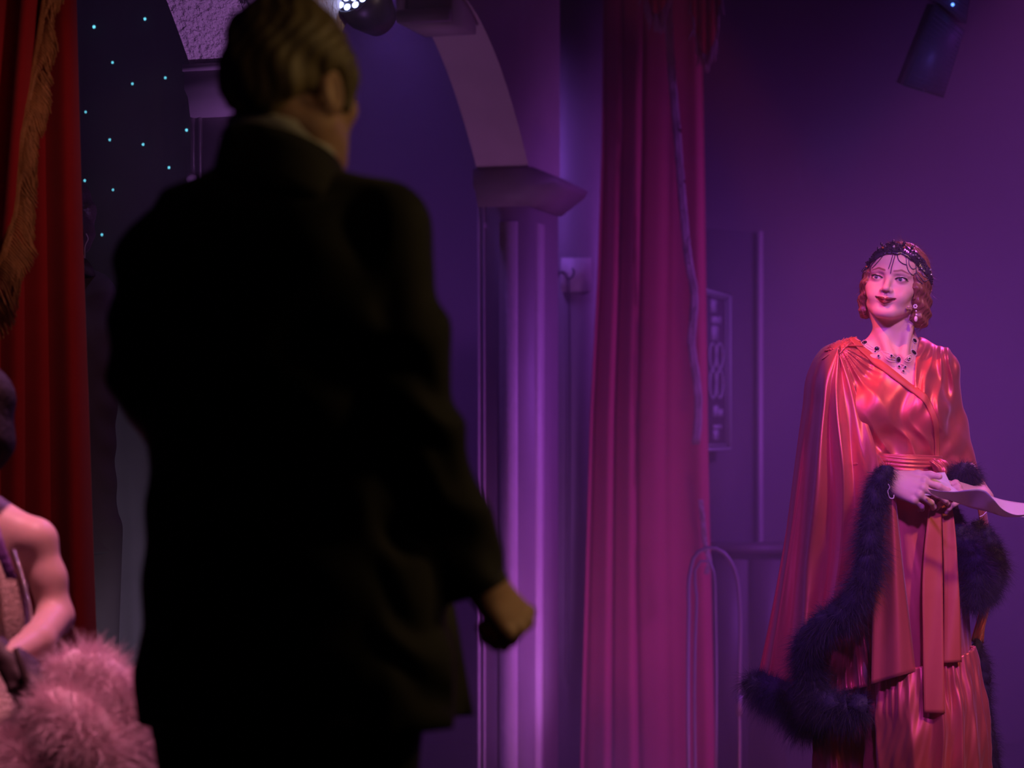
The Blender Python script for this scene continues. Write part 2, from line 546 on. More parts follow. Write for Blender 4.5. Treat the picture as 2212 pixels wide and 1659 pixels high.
for x0, x1, y0, y1 in ((1534, 1546, 648, 676), (1536, 1556, 684, 700), (1536, 1549, 704, 736), (1540, 1550, 876, 900), (1551, 1560, 884, 900), (1540, 1557, 918, 926), (1540, 1550, 928, 950)):
    MB().hexa([sp(x0, y1, 0), sp(x1, y1, 0), sp(x1, y1, 0.006), sp(x0, y1, 0.006), sp(x0, y0, 0), sp(x1, y0, 0), sp(x1, y0, 0.006), sp(x0, y0, 0.006)]).build('lettering', msign, sg)

# bent metal rail standing left of the robe
rail = thing('rail', (0, 0, 0), 'bent metal rail with a curved top beside the red drape', 'rail')
mrail = mat('rail_metal', (0.16, 0.14, 0.17), 0.5, metal=0.2)
yr = 9.6
zf = lambda px: Vector((at(px, 900, yr).x, yr, ZF))
MB().tube(path([zf(1597), at(1597, 1480, yr), at(1597, 1300, yr), at(1592, 1250, yr), at(1578, 1212, yr), at(1555, 1188, yr), at(1530, 1183, yr), at(1505, 1195, yr), at(1490, 1240, yr), at(1488, 1320, yr), zf(1488)], 70), 0.008, 8).build('outer_tube', mrail, rail, True)
MB().tube(path([zf(1545), at(1545, 1300, yr + .1), at(1543, 1245, yr + .1), at(1537, 1218, yr + .1), at(1525, 1205, yr + .1), at(1510, 1215, yr + .1), at(1505, 1300, yr + .1), zf(1503)], 50), 0.006, 8).build('inner_tube', mrail, rail, True)
MB().tube([at(1597, 1500, yr), at(1597, 1520, yr), at(1597, 1545, yr)], 0.014, 8).build('collar', mrail, rail, True)

# ------------------------------------------------------------------ red drape right of the far pier
def drape(edge_l, edge_r, y0, amp, n, nu, nv, ztop, zbot, seed, depth=None, warp=0.5, sharp=1.0):
    """pleated cloth between two edges given as lists of (py, px) in the plane y0"""
    v = np.linspace(0, 1, nv)
    z = ztop + (zbot - ztop) * v
    py = HY + (CAMH - z) * FPX / y0
    el = np.interp(py, [p[0] for p in edge_l], [p[1] for p in edge_l])
    er = np.interp(py, [p[0] for p in edge_r], [p[1] for p in edge_r])
    u = np.linspace(0, 1, nu)
    U, Vv = np.meshgrid(u, v, indexing='ij')
    px = el[None, :] + (er - el)[None, :] * U
    uu = U + warp * 0.06 * wav(U * 1.3, Vv * 0.5, seed, 5, 0.5, 1.6)
    ph = 2 * np.pi * n * uu
    w = np.sin(ph + 0.7 * np.sin(ph)) * (0.55 + 0.45 * wav(U * n * 0.45, Vv * 0.3, seed + 1, 5, 0.3, 1.0))
    Y = y0 + amp * w * (0.75 + 0.25 * Vv)
    X = (px - CX) / FPX * y0 + amp * 0.35 * np.cos(ph)
    return np.stack([X, Y, np.broadcast_to(z[None, :], X.shape)], -1)


YD = 10.35
rd = thing('stage_drape', (0, 0, 0), 'tall red drape hanging beside the far pier, trimmed down its edge', 'curtain')
P = drape([(0, 1299), (300, 1296), (600, 1286), (900, 1270), (1659, 1248)], [(0, 1515), (400, 1522), (1100, 1530), (1659, 1540)], YD, 0.032, 4.3, 150, 60, 3.55, ZF + 0.01, 11, warp=0.8)
sheet('cloth', P, 0.006, M_REDDRAPE, rd)
# braid down the drape and the fringed tips of the swag above
tr = path([at(1442, -260, 10.2), at(1443, -60, 10.2), at(1446, 80, 10.2), at(1462, 280, 10.2), at(1474, 430, 10.2), at(1487, 560, 10.2), at(1500, 640, 10.2), at(1494, 740, 10.2), at(1507, 840, 10.2), at(1508, 900, 10.2), at(1503, 960, 10.2)], 90)


def ribbon(pts, w, wn=5, axis=(1, 0, 0), ripple=0.006, seed=3):
    pts = np.asarray(pts)
    u = np.linspace(-0.5, 0.5, wn)
    ax = np.asarray(axis, float)
    s = np.linspace(0, 1, len(pts))
    P = pts[None] + u[:, None, None] * w * ax[None, None]
    P[..., 1] += ripple * wav(u[:, None] * 2, s[None] * 12, seed)
    return P


sheet('edge_braid', ribbon(tr, 0.034), 0.006, M_BRAID, rd)
tr2 = path([at(1513, 1080, 10.2), at(1518, 1120, 10.2), at(1524, 1180, 10.2), at(1532, 1215, 10.2), at(1526, 1240, 10.2)], 24)
sheet('lower_braid', ribbon(tr2, 0.02), 0.006, M_BRAID, rd)


def fringe_strands(mb, top, length, r=0.0025, seg=4, seed=5, lean=0.004):
    rg = np.random.default_rng(seed)
    for p in np.asarray(top):
        d = rg.normal(0, lean, 3)
        L = length * (0.85 + 0.3 * rg.random())
        q = [p + np.array([d[0] * k, d[1] * k - 0.002 * k, -L * k / (seg - 1)]) for k in range(seg)]
        mb.tube(q, [r, r * 1.1, r * 1.1, r * 0.6][:seg], 4)
    return mb


sw = thing('swag_valance', (0, 0, 0), 'dark red swag with fringed tips hanging across the top of the red drape', 'valance')
YS = 10.12
for k, (xl, xm, xr, ytop, ytip) in enumerate(((1385, 1419, 1452, -60, 30), (1485, 1525, 1560, -60, 118))):
    n = 28
    x = np.linspace(xl, xr, n)
    low = ytip - (ytip + 60) * np.abs((x - xm) / (0.5 * (xr - xl))) ** 2.2
    P = np.zeros((n, 16, 3))
    for i in range(n):
        for j in range(16):
            q = at(x[i], -330 + (low[i] + 330) * j / 15, YS + 0.02 * math.sin(i * 0.9))
            P[i, j] = q
    sheet('swag_cloth', P, 0.006, M_REDVELVET, sw)
    fr = fringe_strands(MB(), P[::1, -1], 0.085 if k == 0 else 0.075, 0.005, seed=k)
    o = fr.build('fringe', M_BRAID, sw)
    o['kind'] = 'stuff'

# ------------------------------------------------------------------ star cloth and its points of light
sc_ = thing('star_cloth', (0, 0, 0), 'black star cloth dotted with small cyan lights behind the near arch', 'backdrop')
YB = 8.9
P = drape([(0, -60), (1659, -60)], [(0, 640), (1659, 640)], YB, 0.02, 9, 160, 24, 3.4, ZF + 0.01, 21)
P[..., 0] = np.clip(P[..., 0], -3, -0.72)
sheet('cloth', P, 0.005, M_STARCLOTH, sc_)
STARS = [(203, 58, 4.6), (313, 41, 3.9), (243, 135, 3.2), (286, 181, 3.2), (357, 168, 3.2), (185, 242, 2.8), (403, 281, 3.8), (237, 302, 3.0), (309, 312, 3.4), (365, 362, 3.5),
         (183, 390, 3.3), (244, 410, 2.8), (220, 507, 3.2)]
for x, y, r in STARS:
    p = at(x, y, YB - 0.045); r *= 0.62
    MB().ball((p.x, p.y, p.z), (r / FPX * YB * 0.8, 0.004, r / FPX * YB), 10, 7).build('star_light', M_STAR, sc_, True)

# ------------------------------------------------------------------ lantern under the far arch
lan = thing('stage_lantern', (0, 0, 0), 'stage lantern with bright blue white lenses under the arch', 'stage light')
LO = np.array(at(775, 2, 7.55)); LR = Matrix.Rotation(math.radians(-30), 3, 'Y') @ Matrix.Rotation(math.radians(-35), 3, 'X') @ Matrix.Rotation(math.radians(-12), 3, 'Z')
LRn = np.array(LR)


def lp(x, y, z):
    return LO + LRn @ np.array([x, y, z])


th = np.linspace(0, 2 * np.pi, 28)
mb = MB()
mb.tube([lp(0, 0.0, 0.05), lp(0, 0.10, 0.05), lp(0, 0.18, 0.05)], [0.085, 0.085, 0.06], 24)
mb.build('housing', M_BLACKMETAL, lan, True)
mb = MB().tube([lp(0.083 * math.cos(a), -0.004, 0.05 + 0.083 * math.sin(a)) for a in th], 0.006, 6)
mb.build('rim', M_BLACKMETAL, lan, True)
for rr, n in ((0.0, 1), (0.030, 6), (0.060, 12)):
    for k in range(n):
        a = 2 * math.pi * k / n + 0.26
        c = lp(rr * math.cos(a), -0.004, 0.05 + rr * math.sin(a))
        MB().ball(c, (0.0115, 0.006, 0.0115), 12, 7, LRn).build('lens', M_LENS, lan, True)
mb = MB()
mb.tube(path([lp(-0.09, 0.06, 0.05), lp(-0.10, 0.06, 0.12), lp(-0.06, 0.06, 0.17), lp(0.06, 0.06, 0.17), lp(0.10, 0.06, 0.12), lp(0.09, 0.06, 0.05)], 24), 0.007, 6)
e = lp(0, 0.06, 0.17)
mb.tube(path([e, e + np.array([-0.02, 0.0, 0.05]), np.array([-0.60, 7.56, e[2] + 0.07])], 10), 0.012, 8)
mb.build('yoke', M_BLACKMETAL, lan, True)
gl = spot('lantern_beam', tuple(lp(0, -0.03, 0.05)), tuple(lp(0.0, -1.0, 0.05)), (0.25, 0.2, 1.0), 4, 60, 0.6, 0.05)

# ------------------------------------------------------------------ hung loudspeakers at the top right
sk = thing('line_array_speaker', (0, 0, 0), 'two tilted black loudspeaker cabinets hanging at the upper right', 'loudspeaker')
mspk = mat('speaker_black', (0.09, 0.09, 0.12), 0.55, var=0.05)
mgr = mat('speaker_grille', (0.14, 0.13, 0.22), 0.5, var=0.2, vscale=90, metal=0.3)


def cabinet(corners, y, parent, dy=0.0, thick=0.30):
    f = [np.array(at(px, py, y + e)) for (px, py, e) in corners]
    back = [p + np.array([0.02, thick, 0.06]) for p in f]
    MB().hexa(f + back).build('speaker_case', mspk, parent)
    c = np.mean(f, 0)
    g = [c + (p - c) * 0.93 + np.array([0, -0.012, 0]) for p in f]
    g2 = [p + np.array([0, 0.02, 0]) for p in g]
    MB().hexa(g + g2).build('grille', mgr, parent)
    lines = MB()
    for k in range(1, 16):
        t = k / 16
        a = g[0] + (g[3] - g[0]) * t
        b = g[1] + (g[2] - g[1]) * t
        lines.tube([a, (a + b) / 2, b], 0.003, 4)
    lines.build('grille_bars', mgr, parent)


cabinet([(2022, 10, 0), (2084, 66, 0), (2038, 212, 0.10), (1953, 186, 0.10)], 8.6, sk)
cabinet([(2042, -130, -0.10), (2112, -110, -0.10), (2087, 52, 0), (2020, -2, 0)], 8.6, sk)
MB().ball(at(2058, 10, 8.56), 0.006, 10, 7).build('indicator_lamp', mat('blue_indicator', (0.1, 0.2, 0.8), 0.3, emit=(0.1, 0.25, 1.0), estr=4), sk, True)
MB().ball(at(1994, 195, 8.66), 0.006, 10, 7).build('bolt', mspk, sk, True)
MB().tube([at(2075, -120, 8.75), at(2075, -400, 8.75), at(2075, -900, 8.75)], 0.015, 8).build('hanger', M_BLACKMETAL, sk, True)

# ------------------------------------------------------------------ house curtain at the left with its fringed swag
M_REDVELVET2 = M_REDVELVET
hc = thing('stage_curtain', (0, 0, 0), 'deep red velvet house curtain hanging at the far left in straight pleats', 'curtain')
YC = 5.45
P = drape([(0, -200), (1659, -190)], [(0, 160), (900, 184), (1659, 196)], YC, 0.05, 6.2, 240, 40, 2.9, 0.01, 31, warp=0.5)
sheet('cloth', P, 0.008, M_REDVELVET, hc)
swg = thing('curtain_swag', (0, 0, 0), 'gathered red velvet swag with gold braid and fringe over the left curtain', 'curtain')
YW_ = 5.25
EDGE = [(-520, 118), (-200, 116), (0, 102), (58, 90), (178, 69), (266, 53), (334, 47), (444, 40), (515, 29), (586, 8), (640, -18), (700, -50), (820, -120)]
nv = 70
py = np.linspace(-480, 820, nv)
ex = np.interp(py, [e[0] for e in EDGE], [e[1] for e in EDGE])
ex = np.convolve(np.pad(ex, 3, mode='edge'), np.ones(7) / 7, 'valid')
nu = 90
u = np.linspace(0, 1, nu)
P = np.zeros((nu, nv, 3))
for j in range(nv):
    px = -260 + (ex[j] + 260) * u
    px = np.maximum.accumulate(px)
    ph = (px + 0.08 * (py[j])) * 0.085
    yy = YW_ + 0.022 * np.sin(ph + 0.5 * np.sin(ph)) - 0.01 * u
    P[:, j, 0] = (px - CX) / FPX * YW_
    P[:, j, 1] = yy
    P[:, j, 2] = CAMH - (py[j] - HY) / FPX * YW_
sheet('cloth', P, 0.008, M_REDVELVET, swg)
edge3 = P[-1] + np.array([0, -0.012, 0])
sheet('gold_braid', ribbon(edge3, 0.016, 4, ripple=0.001), 0.006, M_GOLD, swg)
fr = MB()
rg = np.random.default_rng(4)
for j in np.linspace(0, nv - 1.001, 210):
    i = int(j); f = j - i
    p = edge3[i] * (1 - f) + edge3[i + 1] * f
    L = 0.044 + 0.007 * math.sin(j * 0.9) + 0.008 * rg.random() + (0.012 if py[i] > 480 else 0) - (0.012 if py[i] < 110 else 0)
    slope = 0.75 + 0.25 * math.sin(j * 0.35)
    d = np.array([0.75, 0, -0.70 * slope]); d /= np.linalg.norm(d)
    q = [p + d * L * t + np.array([0.004 * math.sin(5 * t + j), -0.004 * t - 0.003 * math.sin(9 * t + j), -0.035 * t * t]) for t in np.linspace(0, 1, 6)]
    fr.tube(q, [0.0026, 0.0028, 0.003, 0.0032, 0.0036, 0.002], 5)
o = fr.build('fringe', M_GOLD, swg, True)
o['kind'] = 'stuff'

# ------------------------------------------------------------------ haze over the stage
hz = MB().box((1.6, 9.3, 1.9), (3.9, 3.4, 2.49)).build('haze', None)
hm = bpy.data.materials.new('stage_haze')
hm.use_nodes = True
nt = hm.node_tree
nt.nodes.remove(nt.nodes['Principled BSDF'])
vs = nt.nodes.new('ShaderNodeVolumeScatter')
vs.inputs['Color'].default_value = (0.95, 0.93, 1.0, 1)
vs.inputs['Density'].default_value = 0.055
vs.inputs['Anisotropy'].default_value = 0.15
nt.links.new(vs.outputs['Volume'], nt.nodes['Material Output'].inputs['Volume'])
hz.data.materials.append(hm)
tag(hz, 'thin violet haze hanging over the stage', 'haze', kind='stuff')
# ------------------------------------------------------------------ implicit modelling: smooth unions of simple solids, then a mesh
def rotm(x=0, y=0, z=0):
    """rotation by degrees, x first, then y, then z"""
    return np.array(Matrix.Rotation(math.radians(z), 3, 'Z') @ Matrix.Rotation(math.radians(y), 3, 'Y') @ Matrix.Rotation(math.radians(x), 3, 'X'))


class Field:
    def __init__(s, lo, hi, h):
        s.lo, s.h = np.array(lo, float), h
        s.n = np.ceil((np.array(hi, float) - s.lo) / h).astype(int) + 1
        s.ax = [(s.lo[i] + h * np.arange(s.n[i])).astype(np.float32) for i in range(3)]
        s.F = np.full(s.n, 1.0, np.float32)
        s.R, s.T = np.eye(3), np.zeros(3)

    def frame(s, R=None, T=(0, 0, 0)):
        s.R = np.eye(3) if R is None else np.array(R)
        s.T = np.array(T, float)
        return s

    def w(s, p):
        return s.R @ np.asarray(p, float) + s.T

    def win(s, lo, hi):
        a = np.floor((np.asarray(lo) - s.lo) / s.h).astype(int)
        b = np.ceil((np.asarray(hi) - s.lo) / s.h).astype(int) + 1
        a, b = np.clip(a, 0, s.n), np.clip(b, 0, s.n)
        if (b <= a).any():
            return None
        return tuple(slice(i, j) for i, j in zip(a, b))

    def grid(s, sl):
        X, Y, Z = (s.ax[i][sl[i]] for i in range(3))
        return X[:, None, None], Y[None, :, None], Z[None, None, :]

    def blend(s, sl, d, k, op):
        G = s.F[sl]
        if op == 'u':
            h = np.clip(0.5 + 0.5 * (G - d) / k, 0, 1)
            s.F[sl] = G * (1 - h) + d * h - k * h * (1 - h)
        elif op == 's':
            h = np.clip(0.5 - 0.5 * (G + d) / k, 0, 1)
            s.F[sl] = G * (1 - h) - d * h + k * h * (1 - h)
        elif op == 'i':
            h = np.clip(0.5 - 0.5 * (G - d) / k, 0, 1)
            s.F[sl] = G * (1 - h) + d * h + k * h * (1 - h)

    def ell(s, c, r, rot=None, k=0.01, op='u'):
        r = np.broadcast_to(np.asarray(r, float), (3,))
        c = s.w(c)
        A = s.R if rot is None else s.R @ np.array(rot)
        e = np.sqrt(((A * r) ** 2).sum(1)) + k * 1.5 + 3 * s.h
        sl = s.win(c - e, c + e)
        if sl is None: return s
        X, Y, Z = s.grid(sl)
        X, Y, Z = X - c[0], Y - c[1], Z - c[2]
        q = [A[0, i] * X + A[1, i] * Y + A[2, i] * Z for i in range(3)]
        k0 = np.sqrt((q[0] / r[0]) ** 2 + (q[1] / r[1]) ** 2 + (q[2] / r[2]) ** 2)
        k1 = np.sqrt((q[0] / r[0] ** 2) ** 2 + (q[1] / r[1] ** 2) ** 2 + (q[2] / r[2] ** 2) ** 2)
        d = (k0 * (k0 - 1) / (k1 + 1e-6)).astype(np.float32)
        s.blend(sl, d, k, op)
        return s

    def cap(s, a, b, ra, rb=None, k=0.01, op='u', flat=None):
        """tapered capsule; flat=(axis vector, factor) squeezes it along the axis"""
        rb = ra if rb is None else rb
        a, b = s.w(a), s.w(b)
        e = max(ra, rb) + k * 1.5 + 3 * s.h
        sl = s.win(np.minimum(a, b) - e, np.maximum(a, b) + e)
        if sl is None: return s
        X, Y, Z = s.grid(sl)
        v = b - a
        L2 = float(v @ v) + 1e-12
        X, Y, Z = X - a[0], Y - a[1], Z - a[2]
        t = np.clip((X * v[0] + Y * v[1] + Z * v[2]) / L2, 0, 1)
        px, py, pz = X - t * v[0], Y - t * v[1], Z - t * v[2]
        d2 = px * px + py * py + pz * pz
        if flat is not None:
            n = s.R @ (np.asarray(flat[0], float) / np.linalg.norm(flat[0]))
            m = px * n[0] + py * n[1] + pz * n[2]
            d2 = d2 + m * m * (1 / flat[1] ** 2 - 1)
        d = (np.sqrt(d2) - (ra + (rb - ra) * t)).astype(np.float32)
        s.blend(sl, d, k, op)
        return s

    def chain(s, pts, rad, k=0.008, op='u'):
        for i in range(len(pts) - 1):
            s.cap(pts[i], pts[i + 1], rad[i], rad[i + 1], k, op)
        return s

    def ecyl(s, zs, cx, cy, rx, ry, k=0.01, op='u', p=2.0):
        """upright body with elliptic sections given at heights zs (world axes)"""
        zs = np.asarray(zs, float)
        o = np.argsort(zs)
        g = lambda a: interp(zs[o], np.broadcast_to(np.asarray(a, float), zs.shape)[o], s.ax[2]).astype(np.float32)
        X, Y, Z = s.grid((slice(None),) * 3)
        qx, qy = (X - g(cx)[None, None]) / g(rx)[None, None], (Y - g(cy)[None, None]) / g(ry)[None, None]
        m = np.minimum(g(rx), g(ry))[None, None]
        rr = (np.abs(qx) ** p + np.abs(qy) ** p) ** (1 / p)
        d = (rr - 1) * m
        d = np.maximum(d, np.maximum(Z - zs.max(), zs.min() - Z)).astype(np.float32)
        s.blend((slice(None),) * 3, d, k, op)
        return s

    def shift(s, fn):
        """add fn(X,Y,Z) to the field (folds, relief)"""
        X, Y, Z = s.grid((slice(None),) * 3)
        s.F = (s.F + fn(X, Y, Z)).astype(np.float32)
        return s

    def cut(s, fn, k=0.004):
        X, Y, Z = s.grid((slice(None),) * 3)
        s.blend((slice(None),) * 3, fn(X, Y, Z).astype(np.float32), k, 's')
        return s

    def keep(s, fn, k=0.004):
        X, Y, Z = s.grid((slice(None),) * 3)
        s.blend((slice(None),) * 3, fn(X, Y, Z).astype(np.float32), k, 'i')
        return s

    def mesh(s):
        """surface nets"""
        F = s.F.copy()
        for ax in range(3):
            sl = [slice(None)] * 3
            for e in (0, -1):
                sl[ax] = e
                F[tuple(sl)] = np.maximum(F[tuple(sl)], 1e-4)
        S = F < 0
        c8 = [(i, j, k) for i in (0, 1) for j in (0, 1) for k in (0, 1)]
        n = np.array(F.shape) - 1

        def corner(A, c):
            return A[c[0]:c[0] + n[0], c[1]:c[1] + n[1], c[2]:c[2] + n[2]]
        cnt = np.zeros(n, np.int8)
        for c in c8:
            cnt += corner(S, c)
        act = (cnt > 0) & (cnt < 8)
        idx = np.argwhere(act)
        num = np.full(n, -1, np.int32)
        num[act] = np.arange(len(idx))
        vals = {c: F[idx[:, 0] + c[0], idx[:, 1] + c[1], idx[:, 2] + c[2]] for c in c8}
        pos = np.zeros((len(idx), 3))
        w = np.zeros(len(idx))
        for c in c8:
            for ax in range(3):
                if c[ax] == 0:
                    d = list(c); d[ax] = 1; d = tuple(d)
                    fa, fb = vals[c], vals[d]
                    m = (fa < 0) != (fb < 0)
                    t = np.where(m, fa / np.where(m, fa - fb, 1), 0)
                    p = np.array(c, float)[None] + t[:, None] * (np.array(d, float) - np.array(c, float))[None]
                    pos += p * m[:, None]
                    w += m
        V = s.lo + (idx + pos / w[:, None]) * s.h
        Q = []
        for ax in range(3):
            o1, o2 = [(1, 2), (2, 0), (0, 1)][ax]
            sl0 = [slice(1, -1)] * 3; sl1 = [slice(1, -1)] * 3
            sl0[ax] = slice(0, -1); sl1[ax] = slice(1, None)
            a, b = S[tuple(sl0)], S[tuple(sl1)]
            e = np.argwhere(a != b)
            if not len(e): continue
            flip = a[tuple(e.T)]
            base = e.copy()
            base[:, o1] += 1; base[:, o2] += 1
            q = []
            for d1, d2 in ((0, 0), (1, 0), (1, 1), (0, 1)):
                g = base.copy()
                g[:, o1] -= d1; g[:, o2] -= d2
                q.append(num[tuple(g.T)])
            q = np.stack(q, -1)
            q[~flip] = q[~flip][:, ::-1]
            Q.append(q)
        Q = np.vstack(Q)
        a, b, c = V[Q[:, 0]], V[Q[:, 1]], V[Q[:, 2]]
        vol = (np.cross(a, b) * c).sum() + (np.cross(a, c) * V[Q[:, 3]]).sum()
        return V, (Q if vol > 0 else Q[:, ::-1])


def relax(V, Q, n=2, lam=0.5):
    """a few rounds of Laplacian smoothing"""
    e = np.vstack([Q[:, [0, 1]], Q[:, [1, 2]], Q[:, [2, 3]], Q[:, [3, 0]]])
    e = np.vstack([e, e[:, ::-1]])
    deg = np.bincount(e[:, 0], minlength=len(V)).astype(float)
    for _ in range(n):
        acc = np.stack([np.bincount(e[:, 0], V[e[:, 1], i], minlength=len(V)) for i in range(3)], -1)
        V = V + lam * (acc / np.maximum(deg, 1)[:, None] - V)
    return V


def join(parts):
    """[(V,Q,col)] -> V,Q,col"""
    n = 0
    Vs, Qs, Cs = [], [], []
    for V, Q, c in parts:
        Vs.append(V); Qs.append(Q + n); n += len(V)
        Cs.append(np.broadcast_to(np.asarray(c, float), V.shape))
    return np.vstack(Vs), np.vstack(Qs), np.vstack(Cs)


def ribbons(root, d, L, w, bend, seg=3, seed=1, droop=0.0):
    """tapered hair-like strips: root (n,3), unit direction d (n,3)"""
    rg = np.random.default_rng(seed)
    n = len(root)
    side = np.cross(d, rg.normal(size=(n, 3)))
    side /= np.linalg.norm(side, axis=1)[:, None] + 1e-9
    cv = np.cross(d, side)
    t = np.linspace(0, 1, seg + 1)
    pts = root[:, None] + d[:, None] * (L[:, None] * t)[..., None] + cv[:, None] * (bend[:, None] * L[:, None] * t ** 2)[..., None]
    pts[..., 2] -= droop * L[:, None] * t ** 2
    ww = w * (1 - 0.9 * t ** 1.5)
    A = pts + side[:, None] * ww[None, :, None] / 2
    B = pts - side[:, None] * ww[None, :, None] / 2
    V = np.stack([A, B], 2).reshape(-1, 3)
    st = 2 * (seg + 1)
    b = (np.arange(n) * st)[:, None] + 2 * np.arange(seg)[None]
    Q = np.stack([b, b + 1, b + 3, b + 2], -1).reshape(-1, 4)
    return V, Q


def bvh_of(V, Q):
    return BVHTree.FromPolygons([tuple(v) for v in V], [tuple(int(i) for i in q) for q in Q], all_triangles=False)


class Skin:
    """nearest hit of a line of sight on a mesh, used to lay jewellery onto it"""
    def __init__(s, V, Q):
        s.t = bvh_of(V, Q)

    def hit(s, px, py, yref, off=0.0):
        p = Vector(at(px, py, yref))
        o = Vector((p.x, yref - 0.8, p.z))
        h = s.t.ray_cast(o, Vector((0, 1, 0)), 2.0)
        if h[0] is None:
            h2 = s.t.find_nearest(p)
            return np.array(h2[0]) + np.array(h2[1]) * off, np.array(h2[1])
        return np.array(h[0]) + np.array(h[1]) * off, np.array(h[1])


# ------------------------------------------------------------------ hands
def hand(f, wrist, R, curl, thumb, size=1.0, k=0.005, spread=1.0):
    """adds a hand to field f. Local axes: +x to the fingertips, +y to the thumb side, +z the back of the hand.
    curl: per finger (index..little) three bend angles in degrees; thumb: (out angle, down angle, bend)"""
    f.frame(np.array(R) * 1.0, wrist)
    S = size
    base = [(0.082, 0.024, 0.004), (0.086, 0.004, 0.007), (0.082, -0.016, 0.005), (0.073, -0.033, 0.000)]
    leng = [(0.040, 0.026, 0.020), (0.044, 0.029, 0.021), (0.041, 0.027, 0.020), (0.032, 0.020, 0.018)]
    rad = [0.0086, 0.0089, 0.0084, 0.0074]
    # palm
    f.cap((-0.03 * S, 0, 0), (0.012 * S, 0, 0), 0.024 * S, 0.025 * S, 0.01, flat=((0, 0, 1), 0.72))
    for (bx, by, bz), r in zip(base, rad):
        f.cap((0.005 * S, by * 0.55 * S, 0.0), (bx * S, by * S, bz * S - 0.003 * S), 0.0155 * S, 0.0112 * S, 0.012 * S)
        f.ell((bx * S, by * S, (bz + 0.002) * S), 0.0098 * S, k=0.006)
    f.ell((0.035 * S, 0.022 * S, -0.010 * S), (0.030 * S, 0.016 * S, 0.014 * S), k=0.012)
    f.ell((0.035 * S, -0.026 * S, -0.008 * S), (0.034 * S, 0.013 * S, 0.013 * S), k=0.012)
    tips = []
    for i in range(4):
        p = np.array(base[i]) * S
        a = 0.0
        yaw = math.radians((3 - 4.0 * i) * spread)
        for j in range(3):
            a += math.radians(curl[i][j])
            d = np.array([math.cos(a) * math.cos(yaw), math.cos(a) * math.sin(yaw), -math.sin(a)])
            q = p + d * leng[i][j] * S
            r0 = rad[i] * S * (1 - 0.07 * j)
            f.cap(p, q, r0, r0 * 0.9, k)
            p = q
        tips.append((f.w(p), f.R @ d, f.R @ np.array([math.sin(a) * math.cos(yaw), math.sin(a) * math.sin(yaw), math.cos(a)])))
    out, down, bend = (math.radians(v) for v in thumb)
    p = np.array([0.022, 0.022, -0.008]) * S
    for j, (L, r) in enumerate(((0.040, 0.0128), (0.032, 0.0102), (0.025, 0.0092))):
        o = out - bend * j
        d = np.array([math.cos(o) * math.cos(down), math.sin(o) * math.cos(down), -math.sin(down)])
        q = p + d * L * S
        f.cap(p, q, r * S, r * 0.88 * S, 0.007)
        p = q
    tips.append((f.w(p), f.R @ d, f.R @ np.array([0, 0, 1.0])))
    f.frame()
    return tips


def axes(x, zhint):
    """matrix whose columns are a right-handed frame with +x along x and +z towards zhint"""
    x = np.asarray(x, float); x = x / np.linalg.norm(x)
    z = np.asarray(zhint, float); z = z - x * (z @ x); z /= np.linalg.norm(z)
    return np.stack([x, np.cross(z, x), z], 1)


